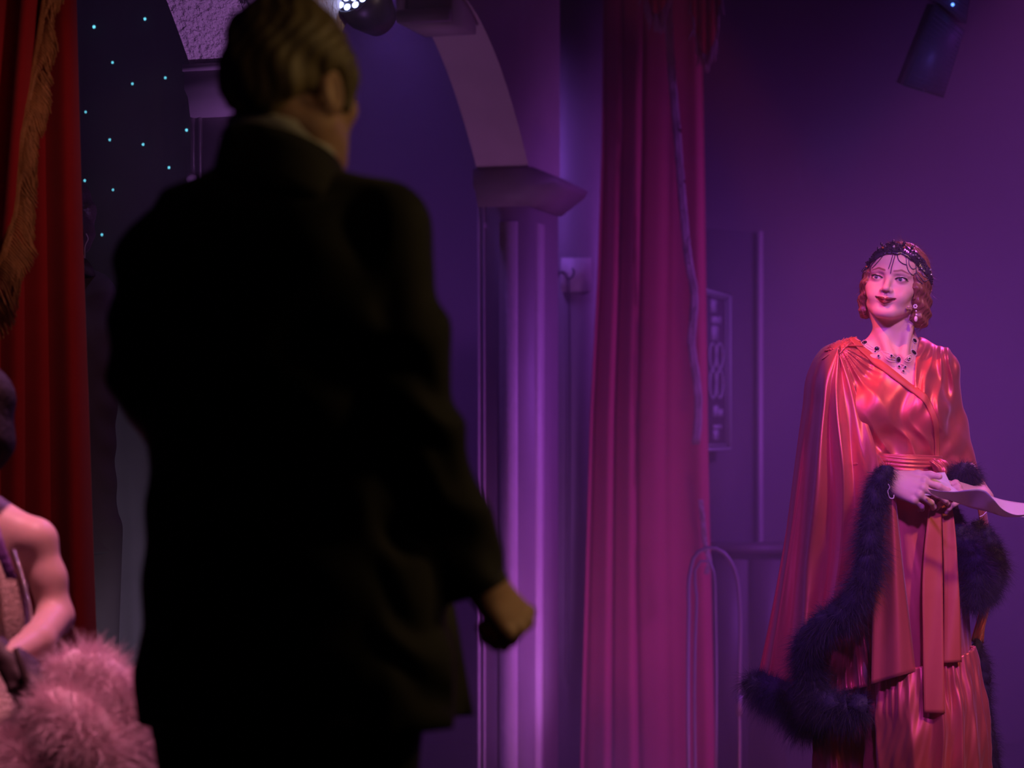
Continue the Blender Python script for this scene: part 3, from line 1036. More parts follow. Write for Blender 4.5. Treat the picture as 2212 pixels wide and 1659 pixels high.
# ------------------------------------------------------------------ heads (local: face to -y, up +z, origin between the eyes' level and the ears)
def head_female(f, R, T):
    f.frame(R, T)
    f.ell((0, 0.018, 0.034), (0.070, 0.088, 0.076), k=0.01)
    f.ell((0, -0.030, 0.030), (0.060, 0.052, 0.055), k=0.03)
    f.ell((0, -0.030, -0.028), (0.058, 0.054, 0.062), k=0.03)
    f.ell((0, -0.040, -0.070), (0.042, 0.040, 0.032), k=0.03)
    f.ell((0, -0.072, -0.097), (0.0150, 0.0125, 0.0125), k=0.022)
    for s in (-1, 1):
        f.cap((s * 0.052, 0.0, -0.055), (s * 0.020, -0.062, -0.094), 0.017, 0.012, k=0.022)
        f.ell((s * 0.040, -0.056, -0.026), (0.020, 0.020, 0.017), k=0.022)
        f.ell((s * 0.031, -0.067, -0.048), (0.018, 0.016, 0.017), k=0.02)
        f.cap((s * 0.012, -0.083, 0.018), (s * 0.044, -0.066, 0.020), 0.0075, 0.007, k=0.012)
    f.ell((0, -0.056, 0.052), (0.045, 0.030, 0.034), k=0.03)
    for s in (-1, 1):
        f.ell((s * 0.0315, -0.094, 0.001), (0.0170, 0.017, 0.0115), k=0.012, op='s')
    # nose
    f.cap((0, -0.080, 0.010), (0, -0.1000, -0.030), 0.0062, 0.0082, k=0.011)
    f.ell((0, -0.1015, -0.034), (0.0085, 0.0085, 0.0075), k=0.006)
    for s in (-1, 1):
        f.ell((s * 0.0105, -0.0905, -0.0365), (0.0068, 0.0085, 0.0062), k=0.006)
    f.ell((0, -0.080, -0.052), (0.018, 0.012, 0.014), k=0.012)
    f.cap((0, -0.0935, -0.044), (0, -0.0905, -0.056), 0.0022, 0.0034, k=0.004, op='s')
    for s in (-1, 1):
        f.ell((s * 0.0055, -0.0965, -0.0425), (0.0034, 0.0044, 0.0026), k=0.003, op='s')
    # lips, a closed smile
    for s in (-1, 1):
        f.cap((s * 0.005, -0.0905, -0.0615), (s * 0.0260, -0.0765, -0.0565), 0.0045, 0.0022, k=0.004)
        f.cap((0, -0.0885, -0.0720), (s * 0.0235, -0.0770, -0.0605), 0.0053, 0.0024, k=0.006)
    for s in (-1, 1):
        f.cap((0, -0.0965, -0.0668), (s * 0.014, -0.0895, -0.0650), 0.0013, 0.0013, k=0.003, op='s')
        f.cap((s * 0.014, -0.0895, -0.0650), (s * 0.0300, -0.078, -0.0530), 0.0013, 0.0012, k=0.003, op='s')
    f.ell((0, -0.0865, -0.0825), (0.014, 0.004, 0.0035), k=0.008, op='s')
    # eyelids with an almond opening
    for s in (-1, 1):
        e = (s * 0.0315, -0.0735, 0.0)
        f.ell(e, (0.0148, 0.0138, 0.0128), k=0.006)
        f.ell((s * 0.0318, -0.0900, -0.0004), (0.0132, 0.0105, 0.0046), rot=rotm(y=s * -6), k=0.0018, op='s')
        f.cap((s * 0.0190, -0.0845, 0.0092), (s * 0.0430, -0.0780, 0.0088), 0.0010, 0.0010, k=0.004, op='s')
        # ears
        f.ell((s * 0.0715, 0.012, -0.014), (0.006, 0.017, 0.030), rot=rotm(z=s * 18, x=-8), k=0.006)
        f.ell((s * 0.0770, 0.010, -0.012), (0.005, 0.011, 0.020), rot=rotm(z=s * 18, x=-8), k=0.005, op='s')
    f.frame()


def head_male(f, R, T):
    f.frame(R, T)
    f.ell((0, 0.018, 0.036), (0.077, 0.097, 0.082), k=0.01)
    f.ell((0, -0.034, 0.030), (0.066, 0.056, 0.060), k=0.03)
    f.ell((0, -0.036, -0.035), (0.064, 0.056, 0.070), k=0.03)
    f.ell((0, -0.042, -0.084), (0.050, 0.044, 0.034), k=0.03)
    f.ell((0, -0.080, -0.108), (0.022, 0.014, 0.016), k=0.02)
    for s in (-1, 1):
        f.cap((s * 0.060, 0.0, -0.058), (s * 0.026, -0.068, -0.104), 0.019, 0.016, k=0.02)
        f.ell((s * 0.044, -0.060, -0.028), (0.020, 0.020, 0.018), k=0.02)
        f.cap((s * 0.010, -0.090, 0.018), (s * 0.050, -0.070, 0.018), 0.010, 0.009, k=0.012)
        f.ell((s * 0.034, -0.099, 0.001), (0.018, 0.016, 0.012), k=0.012, op='s')
        f.ell((s * 0.034, -0.079, 0.0), (0.0150, 0.0140, 0.0125), k=0.006)
        f.ell((s * 0.034, -0.0955, 0.0), (0.0130, 0.0105, 0.0042), k=0.002, op='s')
        f.ell((s * 0.0815, 0.014, -0.016), (0.007, 0.020, 0.035), rot=rotm(z=s * 24, x=-8), k=0.006)
        f.ell((s * 0.0890, 0.010, -0.012), (0.005, 0.013, 0.023), rot=rotm(z=s * 24, x=-8), k=0.005, op='s')
        f.ell((s * 0.012, -0.098, -0.042), (0.008, 0.010, 0.0075), k=0.006)
    f.cap((0, -0.088, 0.012), (0, -0.112, -0.036), 0.008, 0.0105, k=0.012)
    for s in (-1, 1):
        f.cap((0, -0.0955, -0.070), (s * 0.024, -0.084, -0.070), 0.0048, 0.003, k=0.004)
        f.cap((0, -0.0940, -0.080), (s * 0.022, -0.084, -0.075), 0.0056, 0.003, k=0.005)
        f.cap((0, -0.1015, -0.075), (s * 0.026, -0.085, -0.073), 0.0012, 0.0012, k=0.003, op='s')
    f.frame()
# ------------------------------------------------------------------ the woman in the satin robe
M_SKIN = mat('skin', attr=True, rough=0.48, var=0.04, vscale=60, spec=0.4, sss=0.12)
M_SATIN = mat('red_satin', (0.66, 0.145, 0.135), 0.43, metal=0.55, var=0.04, vscale=30, spec=0.6, sheen=0.2, bump=0.28, bscale=16, stretch=(1.6, 1.6, 0.22))
M_SATIN_IN = mat('red_satin_matt', (0.48, 0.11, 0.075), 0.5, var=0.05, vscale=30, spec=0.3)
M_FEATHER = mat('black_marabou', (0.026, 0.023, 0.062), 0.65, var=0.3, vscale=40, spec=0.3)
M_HAIR_R = mat('auburn_hair', (0.24, 0.095, 0.065), 0.40, var=0.45, vscale=45, bump=0.8, bscale=120, stretch=(1.0, 1.0, 0.22), spec=0.5)
M_HAIR_S = mat('auburn_strand', (0.30, 0.12, 0.08), 0.4, var=0.2)
M_SILVER = mat('silver_paste', (0.86, 0.82, 0.88), 0.22, metal=0.1, var=0.1, coat=0.6)
M_GEM = mat('dark_gem', (0.012, 0.01, 0.02), 0.06, var=0.0, spec=0.9, coat=1.0)
M_JET = mat('jet_lace', (0.03, 0.022, 0.05), 0.3, var=0.4, vscale=90, spec=0.8)
M_PEARL = mat('pearl', (0.85, 0.82, 0.84), 0.15, coat=0.6, var=0.03)
M_EYE = mat('eye', attr=True, rough=0.08, var=0.0, spec=0.8)
M_PAPER = mat('white_paper', (0.82, 0.80, 0.80), 0.7, var=0.03, vscale=14)
_n = M_PAPER.node_tree
_t = _n.nodes.new('ShaderNodeBsdfTranslucent'); _t.inputs['Color'].default_value = (0.80, 0.78, 0.80, 1)
_m = _n.nodes.new('ShaderNodeMixShader'); _m.inputs[0].default_value = 0.28
_n.links.new(_n.nodes['Principled BSDF'].outputs[0], _m.inputs[1]); _n.links.new(_t.outputs[0], _m.inputs[2])
_n.links.new(_m.outputs[0], _n.nodes['Material Output'].inputs['Surface'])
SKIN_F = np.array([0.70, 0.47, 0.42])
YW = 6.58
S_W = FPX / YW


def W(px, py, dy=0.0):
    return np.array(at(px, py, YW + dy))


HEAD_R = rotm(y=8) @ rotm(z=-21) @ rotm(x=-6)
HEAD_T = W(1932, 615, 0.02)


FACE_W = 1.10


def H(x, y, z):
    return HEAD_R @ np.array([x * FACE_W, y, z], float) + HEAD_T


# head, neck and breast at a fine pitch
hf = Field(W(1800, 500, 0) + [-0.01, -0.22, 0], W(2080, 870, 0) + [0.01, 0.24, 0], 0.0018) if False else Field((0.90, 6.38, 1.20), (1.28, 6.78, 1.72), 0.0018)
head_female(hf, HEAD_R, HEAD_T)
NB = W(1932, 752, 0.045)
hf.cap(H(0, 0.020, -0.065), NB, 0.054, 0.056, k=0.018)
hf.cap(H(0.055, 0.02, -0.06), W(1952, 770, -0.035), 0.013, 0.010, k=0.022)       # neck muscles
hf.cap(H(-0.055, 0.02, -0.06), W(1922, 768, -0.035), 0.013, 0.010, k=0.022)
hf.cap(W(1932, 735, 0.06), W(1835, 782, 0.03), 0.038, 0.036, k=0.04)              # shoulders
hf.cap(W(1945, 742, 0.06), W(2016, 803, 0.07), 0.036, 0.034, k=0.04)
hf.ell(W(1938, 860, 0.03), (0.130, 0.088, 0.13), k=0.05)
hf.cap(W(1925, 778, -0.030), W(1850, 768, 0.0), 0.0085, 0.008, k=0.018)            # collarbones
hf.cap(W(1950, 780, -0.030), W(2005, 786, 0.02), 0.0085, 0.008, k=0.018)
hf.ell(W(1938, 777, -0.042), (0.009, 0.010, 0.010), k=0.014, op='s')
hf.ell(W(1890, 885, -0.030), (0.056, 0.050, 0.060), k=0.04)
hf.ell(W(1990, 890, -0.018), (0.052, 0.048, 0.058), k=0.04)
hf.cut(lambda X, Y, Z: Z - 1.205 + 0 * X + 0 * Y)
hv, hq = hf.mesh()
hv = relax(hv, hq, 2, 0.4)
q_ = (hv - HEAD_T) @ HEAD_R
wz = np.clip((q_[:, 2] + 0.125) / 0.05, 0, 1)
q_[:, 0] *= 1 + (FACE_W - 1) * wz * wz * (3 - 2 * wz)
hv = q_ @ HEAD_R.T + HEAD_T
del hf


def smooth(a, b, x):
    t = np.clip((x - a) / (b - a), 0, 1)
    return t * t * (3 - 2 * t)


def seg_d(q, a, b, ix=(0, 2)):
    a, b = np.array(a, float), np.array(b, float)
    p = q[:, list(ix)]
    v = b - a
    t = np.clip(((p - a) @ v) / (v @ v), 0, 1)
    return np.linalg.norm(p - a - t[:, None] * v, axis=1)


def paint_face(V, R, T, skin, lip, shadow, brow, k=1.0):
    q = (V - T) @ R
    q[:, 0] /= FACE_W
    c = np.broadcast_to(skin, V.shape).copy()

    def mixc(m, col):
        c[:] = c * (1 - m[:, None]) + np.array(col)[None] * m[:, None]
    front = q[:, 1] < -0.055
    blush = np.exp(-((np.abs(q[:, 0]) - 0.042) ** 2 / 0.016 ** 2 + (q[:, 2] + 0.030) ** 2 / 0.014 ** 2)) * front
    mixc(blush * 0.35, (0.75, 0.28, 0.25))
    ax = np.abs(q[:, 0])
    qq = np.stack([ax, q[:, 1], q[:, 2]], 1)
    sh = np.exp(-(((ax - 0.034) / 0.017) ** 2 + ((q[:, 2] - 0.009) / 0.0075) ** 2) ** 2) * front
    mixc(sh * 0.55, shadow)
    e = np.sqrt(((ax - 0.0318) / 0.0140) ** 2 + ((q[:, 2] + 0.0002) / 0.0056) ** 2)
    ln = smooth(1.32, 1.08, e) * smooth(0.6, 0.9, e) * front * np.where(q[:, 2] > -0.001, 1.0, 0.45)
    mixc(ln, (0.02, 0.012, 0.015))
    bd = np.minimum(seg_d(qq, (0.0125, 0.0205), (0.030, 0.0262)), seg_d(qq, (0.030, 0.0262), (0.0475, 0.0205)))
    w = 0.0026 - 0.0012 * smooth(0.03, 0.048, ax)
    mixc(smooth(w + 0.0010, w - 0.0008, bd) * front * 0.85, brow)
    up = seg_d(qq, (0.004, -0.0612), (0.0260, -0.0562)) - 0.0042 + 0.0022 * smooth(0.008, 0.025, ax) - 0.0008 * np.exp(-((ax - 0.006) / 0.004) ** 2)
    lo = seg_d(qq, (0.0, -0.0712), (0.0235, -0.0602)) - 0.0052 + 0.0034 * smooth(0.006, 0.024, ax)
    lipm = np.maximum(smooth(0.0009, -0.0008, up) * (q[:, 2] > -0.0675), smooth(0.0009, -0.0008, lo)) * (q[:, 1] < -0.066)
    mixc(lipm, lip)
    return c


hc_ = paint_face(hv, HEAD_R, HEAD_T, SKIN_F, (0.13, 0.012, 0.022), (0.20, 0.09, 0.15), (0.20, 0.075, 0.045))

# forearms and hands
RW = W(1926, 1037, -0.165)                       # her right wrist (at the left in the photograph)
RH = axes((0.88, -0.34, -0.30), (-0.22, -0.88, 0.34))
LW = W(2113, 1072, -0.10)
LHx = np.array([-0.78, -0.52, 0.20]); LHx /= np.linalg.norm(LHx)
LHz = np.array([0.10, -0.66, 0.62]); LHz -= LHx * (LHz @ LHx); LHz /= np.linalg.norm(LHz)
LH = np.stack([LHx, np.cross(LHx, LHz), LHz], 1)
af = Field(RW - [0.16, 0.12, 0.14], RW + [0.20, 0.22, 0.12], 0.0017)
RT = hand(af, RW, RH, [(14, 20, 12), (24, 30, 18), (38, 40, 24), (48, 44, 26)], (24, -8, 10), 1.06)
af.cap(RW + RH @ np.array([-0.02, 0, 0]), W(1828, 1002, 0.0), 0.026, 0.036, k=0.02)
av, aq = af.mesh()
lf = Field(LW - [0.20, 0.16, 0.12], LW + [0.08, 0.26, 0.14], 0.0017)
LT = hand(lf, LW, LH, [(30, 34, 20), (36, 36, 22), (40, 38, 22), (44, 38, 24)], (14, 4, 8), 0.98)
lf.cap(LW + LH @ np.array([-0.02, 0, 0]), W(2072, 996, 0.09), 0.026, 0.034, k=0.02)
lv, lq = lf.mesh()
# trunk and legs under the robe
bf = Field((0.80, 6.36, 0.0), (1.36, 6.92, 1.32), 0.010)
bf.ell(W(1938, 860, 0.03), (0.126, 0.085, 0.14), k=0.05)
bf.ell(W(1945, 1000, 0.03), (0.108, 0.085, 0.14), k=0.05)
bf.ell(W(1955, 1120, 0.04), (0.155, 0.11, 0.14), k=0.06)
bf.cap(W(1822, 790, 0.03), W(1824, 985, 0.02), 0.042, 0.036, k=0.03)
bf.cap(W(2026, 802, 0.07), W(2068, 985, 0.10), 0.040, 0.034, k=0.03)
for sx, fy in ((1905, 0.0), (2010, 0.06)):
    bf.cap(W(sx + 8, 1150, 0.04), W(sx, 1450, 0.02), 0.078, 0.052, k=0.03)
    bf.cap(W(sx, 1450, 0.02), W(sx, 1735, 0.04), 0.052, 0.034, k=0.02)
    p = W(sx, 1765, 0.03); p[2] = 0.032
    bf.cap(p + [0, 0.04, 0], p + [-0.03, -0.13, -0.005], 0.032, 0.026, k=0.02)
bv, bq = bf.mesh()
V, Q, C = join([(hv, hq, hc_), (av, aq, SKIN_F), (lv, lq, SKIN_F), (bv, bq, SKIN_F)])
woman = link('person', raw_mesh('person', V, Q, C), None, M_SKIN, True)
tag(woman, 'person in a red satin robe with black feather trim, holding papers and smiling', 'person')

# eyes and lashes
for s in (-1, 1):
    c = H(s * 0.0315, -0.0735, 0.0)
    gaze = HEAD_R @ np.array([-0.10, -1.0, -0.03]); gaze /= np.linalg.norm(gaze)
    mb = MB().ball((0, 0, 0), 0.0127, 36, 25)
    Vb = np.vstack(mb.V)
    a = np.degrees(np.arccos(np.clip((Vb / np.linalg.norm(Vb, axis=1)[:, None]) @ gaze, -1, 1)))
    cb = np.where(a[:, None] < 11, (0.01, 0.01, 0.012), np.where(a[:, None] < 26, (0.10, 0.14, 0.17), (0.72, 0.68, 0.68)))
    link('eye', raw_mesh('eye', Vb + c, mb.F4, cb), woman, M_EYE, True)
    la = []
    for t in np.linspace(-1, 1, 14):
        x = 0.0318 + 0.0145 * t
        zz = 0.0052 * math.sqrt(max(0, 1 - t * t * 0.96)) - 0.0004 + (0.0012 * (t + 1) if t > 0 else 0)
        la.append(H(s * x, -0.0880 + 0.0095 * max(0, t) ** 2 + 0.003 * max(0, -t) ** 2, zz))
    ml = MB().tube(la, 0.0010, 6)
    for i in range(2, 14):
        p = la[i]; d = HEAD_R @ np.array([s * (i - 4) * 0.14, -0.9, 0.30]); d /= np.linalg.norm(d)
        e_ = 0.0022 + 0.00014 * i
        ml.tube([p, p + d * e_ * 0.6, p + d * e_ + [0, 0, 0.0012]], [0.0007, 0.0006, 0.0002], 4)
    ml.build('eyelashes', mat('lash_black', (0.01, 0.008, 0.01), 0.5), woman, True)

# hair: a waved bob
gf = Field(HEAD_T - [0.16, 0.16, 0.17], HEAD_T + [0.15, 0.18, 0.15], 0.0026)
gf.frame(HEAD_R, HEAD_T + [0.004, 0, 0.004])
gf.ell((0.003, 0.022, 0.040), (0.083, 0.098, 0.083), k=0.01)
gf.ell((0, 0.070, -0.035), (0.074, 0.045, 0.065), k=0.03)
for sx, gx in ((1, 1.0), (-1, 0.5)):
    gf.ell((sx * 0.077, -0.006, -0.012), (0.021 * gx + 0.004, 0.046, 0.060), k=0.025)
    gf.ell((sx * 0.080, 0.012, -0.062), (0.027 * gx, 0.042, 0.040), k=0.02)
    gf.ell((sx * 0.074, 0.028, -0.090 if sx > 0 else -0.072), (0.029 * gx, 0.042, 0.026), k=0.02)
    gf.ell((sx * 0.070, -0.042, -0.010), (0.014, 0.020, 0.034), k=0.015)
gf.ell((0, -0.120, -0.062), (0.078, 0.100, 0.105), k=0.012, op='s')
gf.ell((0, -0.050, -0.125), (0.056, 0.080, 0.050), k=0.012, op='s')
gf.frame()
RI = HEAD_R.T


def hair_relief(X, Y, Z):
    x, y, z = X - HEAD_T[0], Y - HEAD_T[1], Z - HEAD_T[2]
    lx = RI[0, 0] * x + RI[0, 1] * y + RI[0, 2] * z
    ly = RI[1, 0] * x + RI[1, 1] * y + RI[1, 2] * z
    lz = RI[2, 0] * x + RI[2, 1] * y + RI[2, 2] * z
    ang = np.arctan2(ly + 0.02, np.abs(lx) + 1e-4)
    m = smooth(0.05, 0.0, lz)
    d = -0.0032 * np.sin(190 * lz + 2.2 * np.sin(3 * ang)) * m
    d = d - 0.0022 * np.sin(14 * ang + 45 * lz + 2 * np.sin(30 * lz)) * (1 - 0.5 * m)
    d = d - 0.0011 * np.sin(46 * ang + 70 * lz + 3 * np.sin(40 * lz))
    return d


gf.shift(hair_relief)
gv, gq = gf.mesh()
hair = link('hair', raw_mesh('hair', gv, gq), woman, M_HAIR_R, True)
# loose strands round the outline
rg = np.random.default_rng(12)
gl_ = (gv - HEAD_T) @ HEAD_R
cen = np.array([0, 0.02, 0.02])
nrm = gl_ - cen
nrm /= np.linalg.norm(nrm, axis=1)[:, None]
pick = rg.choice(np.where((gl_[:, 1] > -0.05) | (gl_[:, 2] > 0.03))[0], 1500)
tang = np.cross(nrm[pick], rg.normal(size=(len(pick), 3)) * 0.3 + np.array([0.0, 1, 0]))
tang *= np.sign(-tang[:, 2:3] + 0.2) 
d = tang / np.linalg.norm(tang, axis=1)[:, None] + nrm[pick] * (0.15 + 0.25 * rg.random((len(pick), 1)))
d /= np.linalg.norm(d, axis=1)[:, None]
Vs, Qs = ribbons(gv[pick], d @ HEAD_R.T, 0.012 + 0.020 * rg.random(len(pick)), 0.0007, 0.8 * rg.normal(size=len(pick)), 3, 5)
o = link('loose_strands', raw_mesh('loose_strands', Vs, Qs), hair, M_HAIR_S, True)
o['kind'] = 'stuff'

# skin and hair together, to lay the jewels on
allV, allQ, _ = join([(hv, hq, 0), (gv, gq, 0)])
SKN = Skin(allV, allQ)
SKB = Skin(hv, hq)


def lay(px, py, off, body=False):
    return (SKB if body else SKN).hit(px, py, YW, off)


# headpiece of jet lace
top = [(1858, 578), (1866, 562), (1880, 545), (1896, 533), (1912, 527), (1928, 525), (1944, 529), (1958, 537), (1972, 545), (1986, 557), (1998, 572), (2007, 590), (2011, 608)]
bot = [(1862, 588), (1874, 575), (1888, 563), (1902, 555), (1916, 552), (1928, 554), (1941, 553), (1952, 561), (1966, 569), (1978, 580), (1990, 592), (2000, 605), (2006, 616)]
n = 100
tt, bb = path([(a, b, 0) for a, b in top], n), path([(a, b, 0) for a, b in bot], n)
P = np.zeros((n, 7, 3))
for i in range(n):
    for j in range(7):
        f = j / 6
        sc = 1.6 * math.sin(i * 0.55) * (1 - f) + 1.5 * abs(math.sin(i * 0.39)) * f
        x, y = tt[i, 0] * (1 - f) + bb[i, 0] * f, tt[i, 1] * (1 - f) + bb[i, 1] * f + sc
        P[i, j] = lay(x, y, 0.0035 + 0.0012 * math.sin(i * 1.7 + j * 2.1))[0]
for _ in range(2):
    P[1:-1] = P[1:-1] * 0.5 + 0.25 * (P[:-2] + P[2:])
hp = sheet('headpiece', P[:, :], 0.003, M_JET, woman)
mbb = MB()
for k in range(420):
    i, j = rg.integers(1, n - 1), rg.integers(1, 7)
    mbb.ball(P[i, j] + (P[i, j] - HEAD_T) * 0.02 + rg.normal(0, 0.001, 3), 0.0011 + 0.0016 * rg.random() ** 2, 6, 5)
o = mbb.build('jet_beads', M_GEM, hp, True); o['kind'] = 'stuff'
for (x, y), r, mm in (((1906, 542), 0.0035, 'amber_bead'), ((1926, 541), 0.004, 'clear_bead'), ((1947, 542), 0.0035, 'amber_bead'), ((1962, 558), 0.0035, 'clear_bead'), ((1969, 556), 0.003, 'clear_bead'),
                      ((1977, 563), 0.003, 'clear_bead'), ((2001, 586), 0.0035, 'clear_bead'), ((2001, 596), 0.003, 'clear_bead'), ((1870, 574), 0.0032, 'amber_bead')):
    m_ = mat('amber_bead', (0.8, 0.25, 0.08), 0.05, metal=0.5, coat=1.0) if mm[0] == 'a' else mat('clear_bead', (0.8, 0.8, 0.85), 0.04, metal=0.7, coat=1.0)
    MB().ball(lay(x, y, 0.008)[0], r, 10, 7).build('bead', m_, hp, True)
# petals that stand up from its upper edge
for (x, y), a in (((1913, 530), -25), ((1948, 531), 22), ((1930, 527), 0), ((1898, 537), -35), ((1965, 541), 30)):
    p, nn = lay(x, y, 0.004)
    ca, sa = math.sin(math.radians(a)), math.cos(math.radians(a))
    q = [p + np.array([ca, 0.1, sa]) * t * 0.011 for t in (0, 0.25, 0.5, 0.75, 1)]
    MB().tube(q, [0.002, 0.0040, 0.0042, 0.003, 0.0008], 8).build('petal', M_JET, hp, True)
CH = [[(1922, 554), (1917, 570), (1912, 584)], [(1927, 554), (1919, 580), (1916, 594)], [(1930, 554), (1934, 567), (1941, 573), (1949, 576)],
      [(1949, 560), (1950, 577), (1955, 591), (1961, 596), (1967, 596), (1972, 592)], [(1955, 559), (1956, 577), (1963, 584), (1972, 581)],
      [(1970, 570), (1972, 588), (1981, 604), (1990, 610), (2000, 606)], [(1971, 588), (1974, 604), (1984, 616)], [(1902, 557), (1892, 569), (1882, 581)],
      [(1876, 573), (1866, 583), (1860, 586), (1866, 589), (1874, 580)], [(1890, 563), (1880, 578), (1879, 584)], [(1984, 584), (1990, 600), (2000, 604)]]
for c in CH:
    pp = path([(a, b, 0) for a, b in c], 3 + int(1.1 * sum(math.dist(a, b) for a, b in zip(c[:-1], c[1:]))))
    m_ = MB()
    for x, y, _z in pp:
        m_.ball(lay(x, y, 0.0022)[0], 0.00115, 6, 5)
    m_.build('bead_chain', M_JET if c[0][0] < 1945 else mat('gunmetal_bead', (0.25, 0.24, 0.30), 0.2, metal=0.6), hp, True)

# necklace
nk = bpy.data.objects.new('necklace', None); COL.objects.link(nk); nk.parent = woman


def stone(px, py, w, h, ang=0.0, kind='oct', name='stone'):
    p, nn = lay(px, py, 0.004, True)
    nn = nn + np.array([0, -0.6, 0]); nn /= np.linalg.norm(nn)
    zx = np.array([1.0, 0, 0]) - nn * nn[0]; zx /= np.linalg.norm(zx)
    zy = np.cross(nn, zx) * 1.0
    if zy[2] < 0: zy = -zy
    ca, sa = math.cos(math.radians(ang)), math.sin(math.radians(ang))
    ex, ey = zx * ca + zy * sa, -zx * sa + zy * ca
    t = np.linspace(0, 2 * np.pi, 9 if kind == 'oct' else 21)[:-1] + (np.pi / 8 if kind == 'oct' else 0)

    def ring(f, d, sq=1.0):
        return [p + ex * math.cos(a) * w * f * (1.08 if kind == 'oct' else 1) + ey * math.sin(a) * h * f * (1.08 if kind == 'oct' else 1) + nn * d for a in t]
    m_ = MB()
    R = [ring(1.0, 0.0), ring(0.95, 0.0022), ring(0.55, 0.0034)]
    k = len(t)
    Vr = np.vstack(R + [[p + nn * 0.0034], [p]])
    F, F3 = [], []
    for r_ in range(2):
        for j in range(k):
            F.append([r_ * k + j, r_ * k + (j + 1) % k, (r_ + 1) * k + (j + 1) % k, (r_ + 1) * k + j])
    for j in range(k):
        F3.append([2 * k + j, 2 * k + (j + 1) % k, 3 * k]); F3.append([(j + 1) % k, j, 3 * k + 1])
    m_.add(Vr, F, F3)
    so = m_.build(name, M_GEM, nk)
    m_ = MB()
    per = int(2 * math.pi * (w + h) / 2 / 0.0024)
    for a in np.linspace(0, 2 * np.pi, max(10, per), endpoint=False):
        c_ = p + ex * math.cos(a) * w * 1.22 + ey * math.sin(a) * h * 1.22
        m_.ball(c_, 0.0014, 6, 5)
    m_.build('setting', M_SILVER, so, True)


def links(pts, r=0.0011):
    pp = path([(a, b, 0) for a, b in pts], 2 + int(0.62 * sum(math.dist(a, b) for a, b in zip(pts[:-1], pts[1:]))))
    m_ = MB()
    for x, y, _z in pp:
        m_.ball(lay(x, y, 0.002, True)[0], r, 6, 5)
    m_.build('diamond_chain', M_SILVER, nk, True)


stone(1863, 725, 0.0075, 0.0050, 8)
stone(1895, 754, 0.0070, 0.0060, 0, 'oval')
stone(1939, 778, 0.0062, 0.0078)
stone(1971, 763, 0.0085, 0.0050, -38, 'oval')
stone(1974.5, 736, 0.0070, 0.0045, -35)
for x, y in ((1890, 763), (1895, 771), (1919, 770), (1956, 775), (1937, 793), (1949, 793), (1945, 803)):
    stone(x, y, 0.0032, 0.0032, 0, 'oval', 'small_stone')
links([(1870, 733), (1877, 743), (1886, 751)]); links([(1867, 734), (1872, 747), (1884, 755)])
links([(1903, 759), (1914, 765), (1928, 772)]); links([(1903, 761), (1912, 773), (1930, 779)]); links([(1903, 763), (1910, 777), (1920, 782), (1930, 783)])
links([(1947, 778), (1956, 770), (1963, 767)]); links([(1948, 780), (1957, 783), (1965, 777), (1966, 770)])
links([(1972, 741), (1969, 750), (1969, 756)]); links([(1976, 744), (1976, 754), (1973, 757)])
links([(1939, 786), (1937, 789)]); links([(1941, 787), (1948, 789)]); links([(1945, 795), (1945, 799)])

# earrings and headset microphone
for pts, sc in (([(1977, 662), (1979, 672), (1979.5, 680), (1978.5, 689)], 1.0), ([(1869, 661), (1868.5, 667), (1868, 673)], 0.6)):
    er = bpy.data.objects.new('earring', None); COL.objects.link(er); er.parent = woman
    base = lay(*pts[0], 0.006)[0]
    if sc < 1: base = H(-0.072, 0.002, -0.046)
    f0 = np.array(at(*pts[0], base[1]))
    q = [np.array(at(x, y, base[1] - 0.004)) for x, y in pts]
    m_ = MB()
    for k in range(7):
        a = k * 0.9
        m_.ball(q[0] + np.array([math.cos(a), -0.3, math.sin(a)]) * 0.0045 * sc, 0.0026 * sc, 8, 6)
    m_.ball(q[1], 0.003 * sc, 8, 6)
    m_.build('cluster', M_SILVER, er, True)
    MB().ball(q[-1], (0.0052 * sc, 0.0052 * sc, 0.0085 * sc), 12, 9).build('pearl_drop', M_PEARL, er, True)
    MB().ball(q[-2], 0.0035 * sc, 8, 6).build('link', M_SILVER, er, True)
mic = bpy.data.objects.new('headset_microphone', None); COL.objects.link(mic); mic.parent = woman
b0 = lay(1974, 667, 0.004)[0]
b2 = lay(1949, 663, 0.010, True)[0]
b1 = lay(1962, 665.5, 0.009, True)[0]
M_BEIGE = mat('beige_plastic', (0.60, 0.42, 0.33), 0.5)
MB().tube(path([b0, b1, b2], 12), 0.0011, 6).build('boom', M_BEIGE, mic, True)
MB().ball(b2, (0.0052, 0.004, 0.0038), 12, 9).build('capsule', M_BEIGE, mic, True)

# ---- bodice: inflated trunk with folds, cut open at the neck
of = Field((0.78, 6.34, 1.00), (1.36, 6.86, 1.46), 0.0023)
of.ell(W(1938, 860, 0.03), (0.140, 0.100, 0.150), k=0.05)
of.ell(W(1945, 985, 0.03), (0.118, 0.096, 0.10), k=0.06)
of.ell(W(1885, 890, -0.048), (0.070, 0.060, 0.075), k=0.05)
of.ell(W(1998, 896, -0.030), (0.066, 0.058, 0.072), k=0.05)
of.cap(W(1925, 752, 0.066), W(1825, 775, 0.03), 0.044, 0.056, k=0.04)
of.cap(W(1950, 748, 0.066), W(2022, 790, 0.048), 0.044, 0.056, k=0.04)
of.ell(W(2020, 900, 0.07), (0.05, 0.06, 0.10), k=0.05)
of.cap(W(1826, 790, 0.02), W(1826, 950, -0.01), 0.058, 0.054, k=0.035)
of.cap(W(1832, 985, 0.0), W(1895, 1030, -0.12), 0.058, 0.048, k=0.04)
of.cap(W(2028, 800, 0.06), W(2052, 925, 0.085), 0.051, 0.047, k=0.035)
of.cap(W(2052, 925, 0.09), W(2080, 1018, 0.06), 0.047, 0.043, k=0.03)
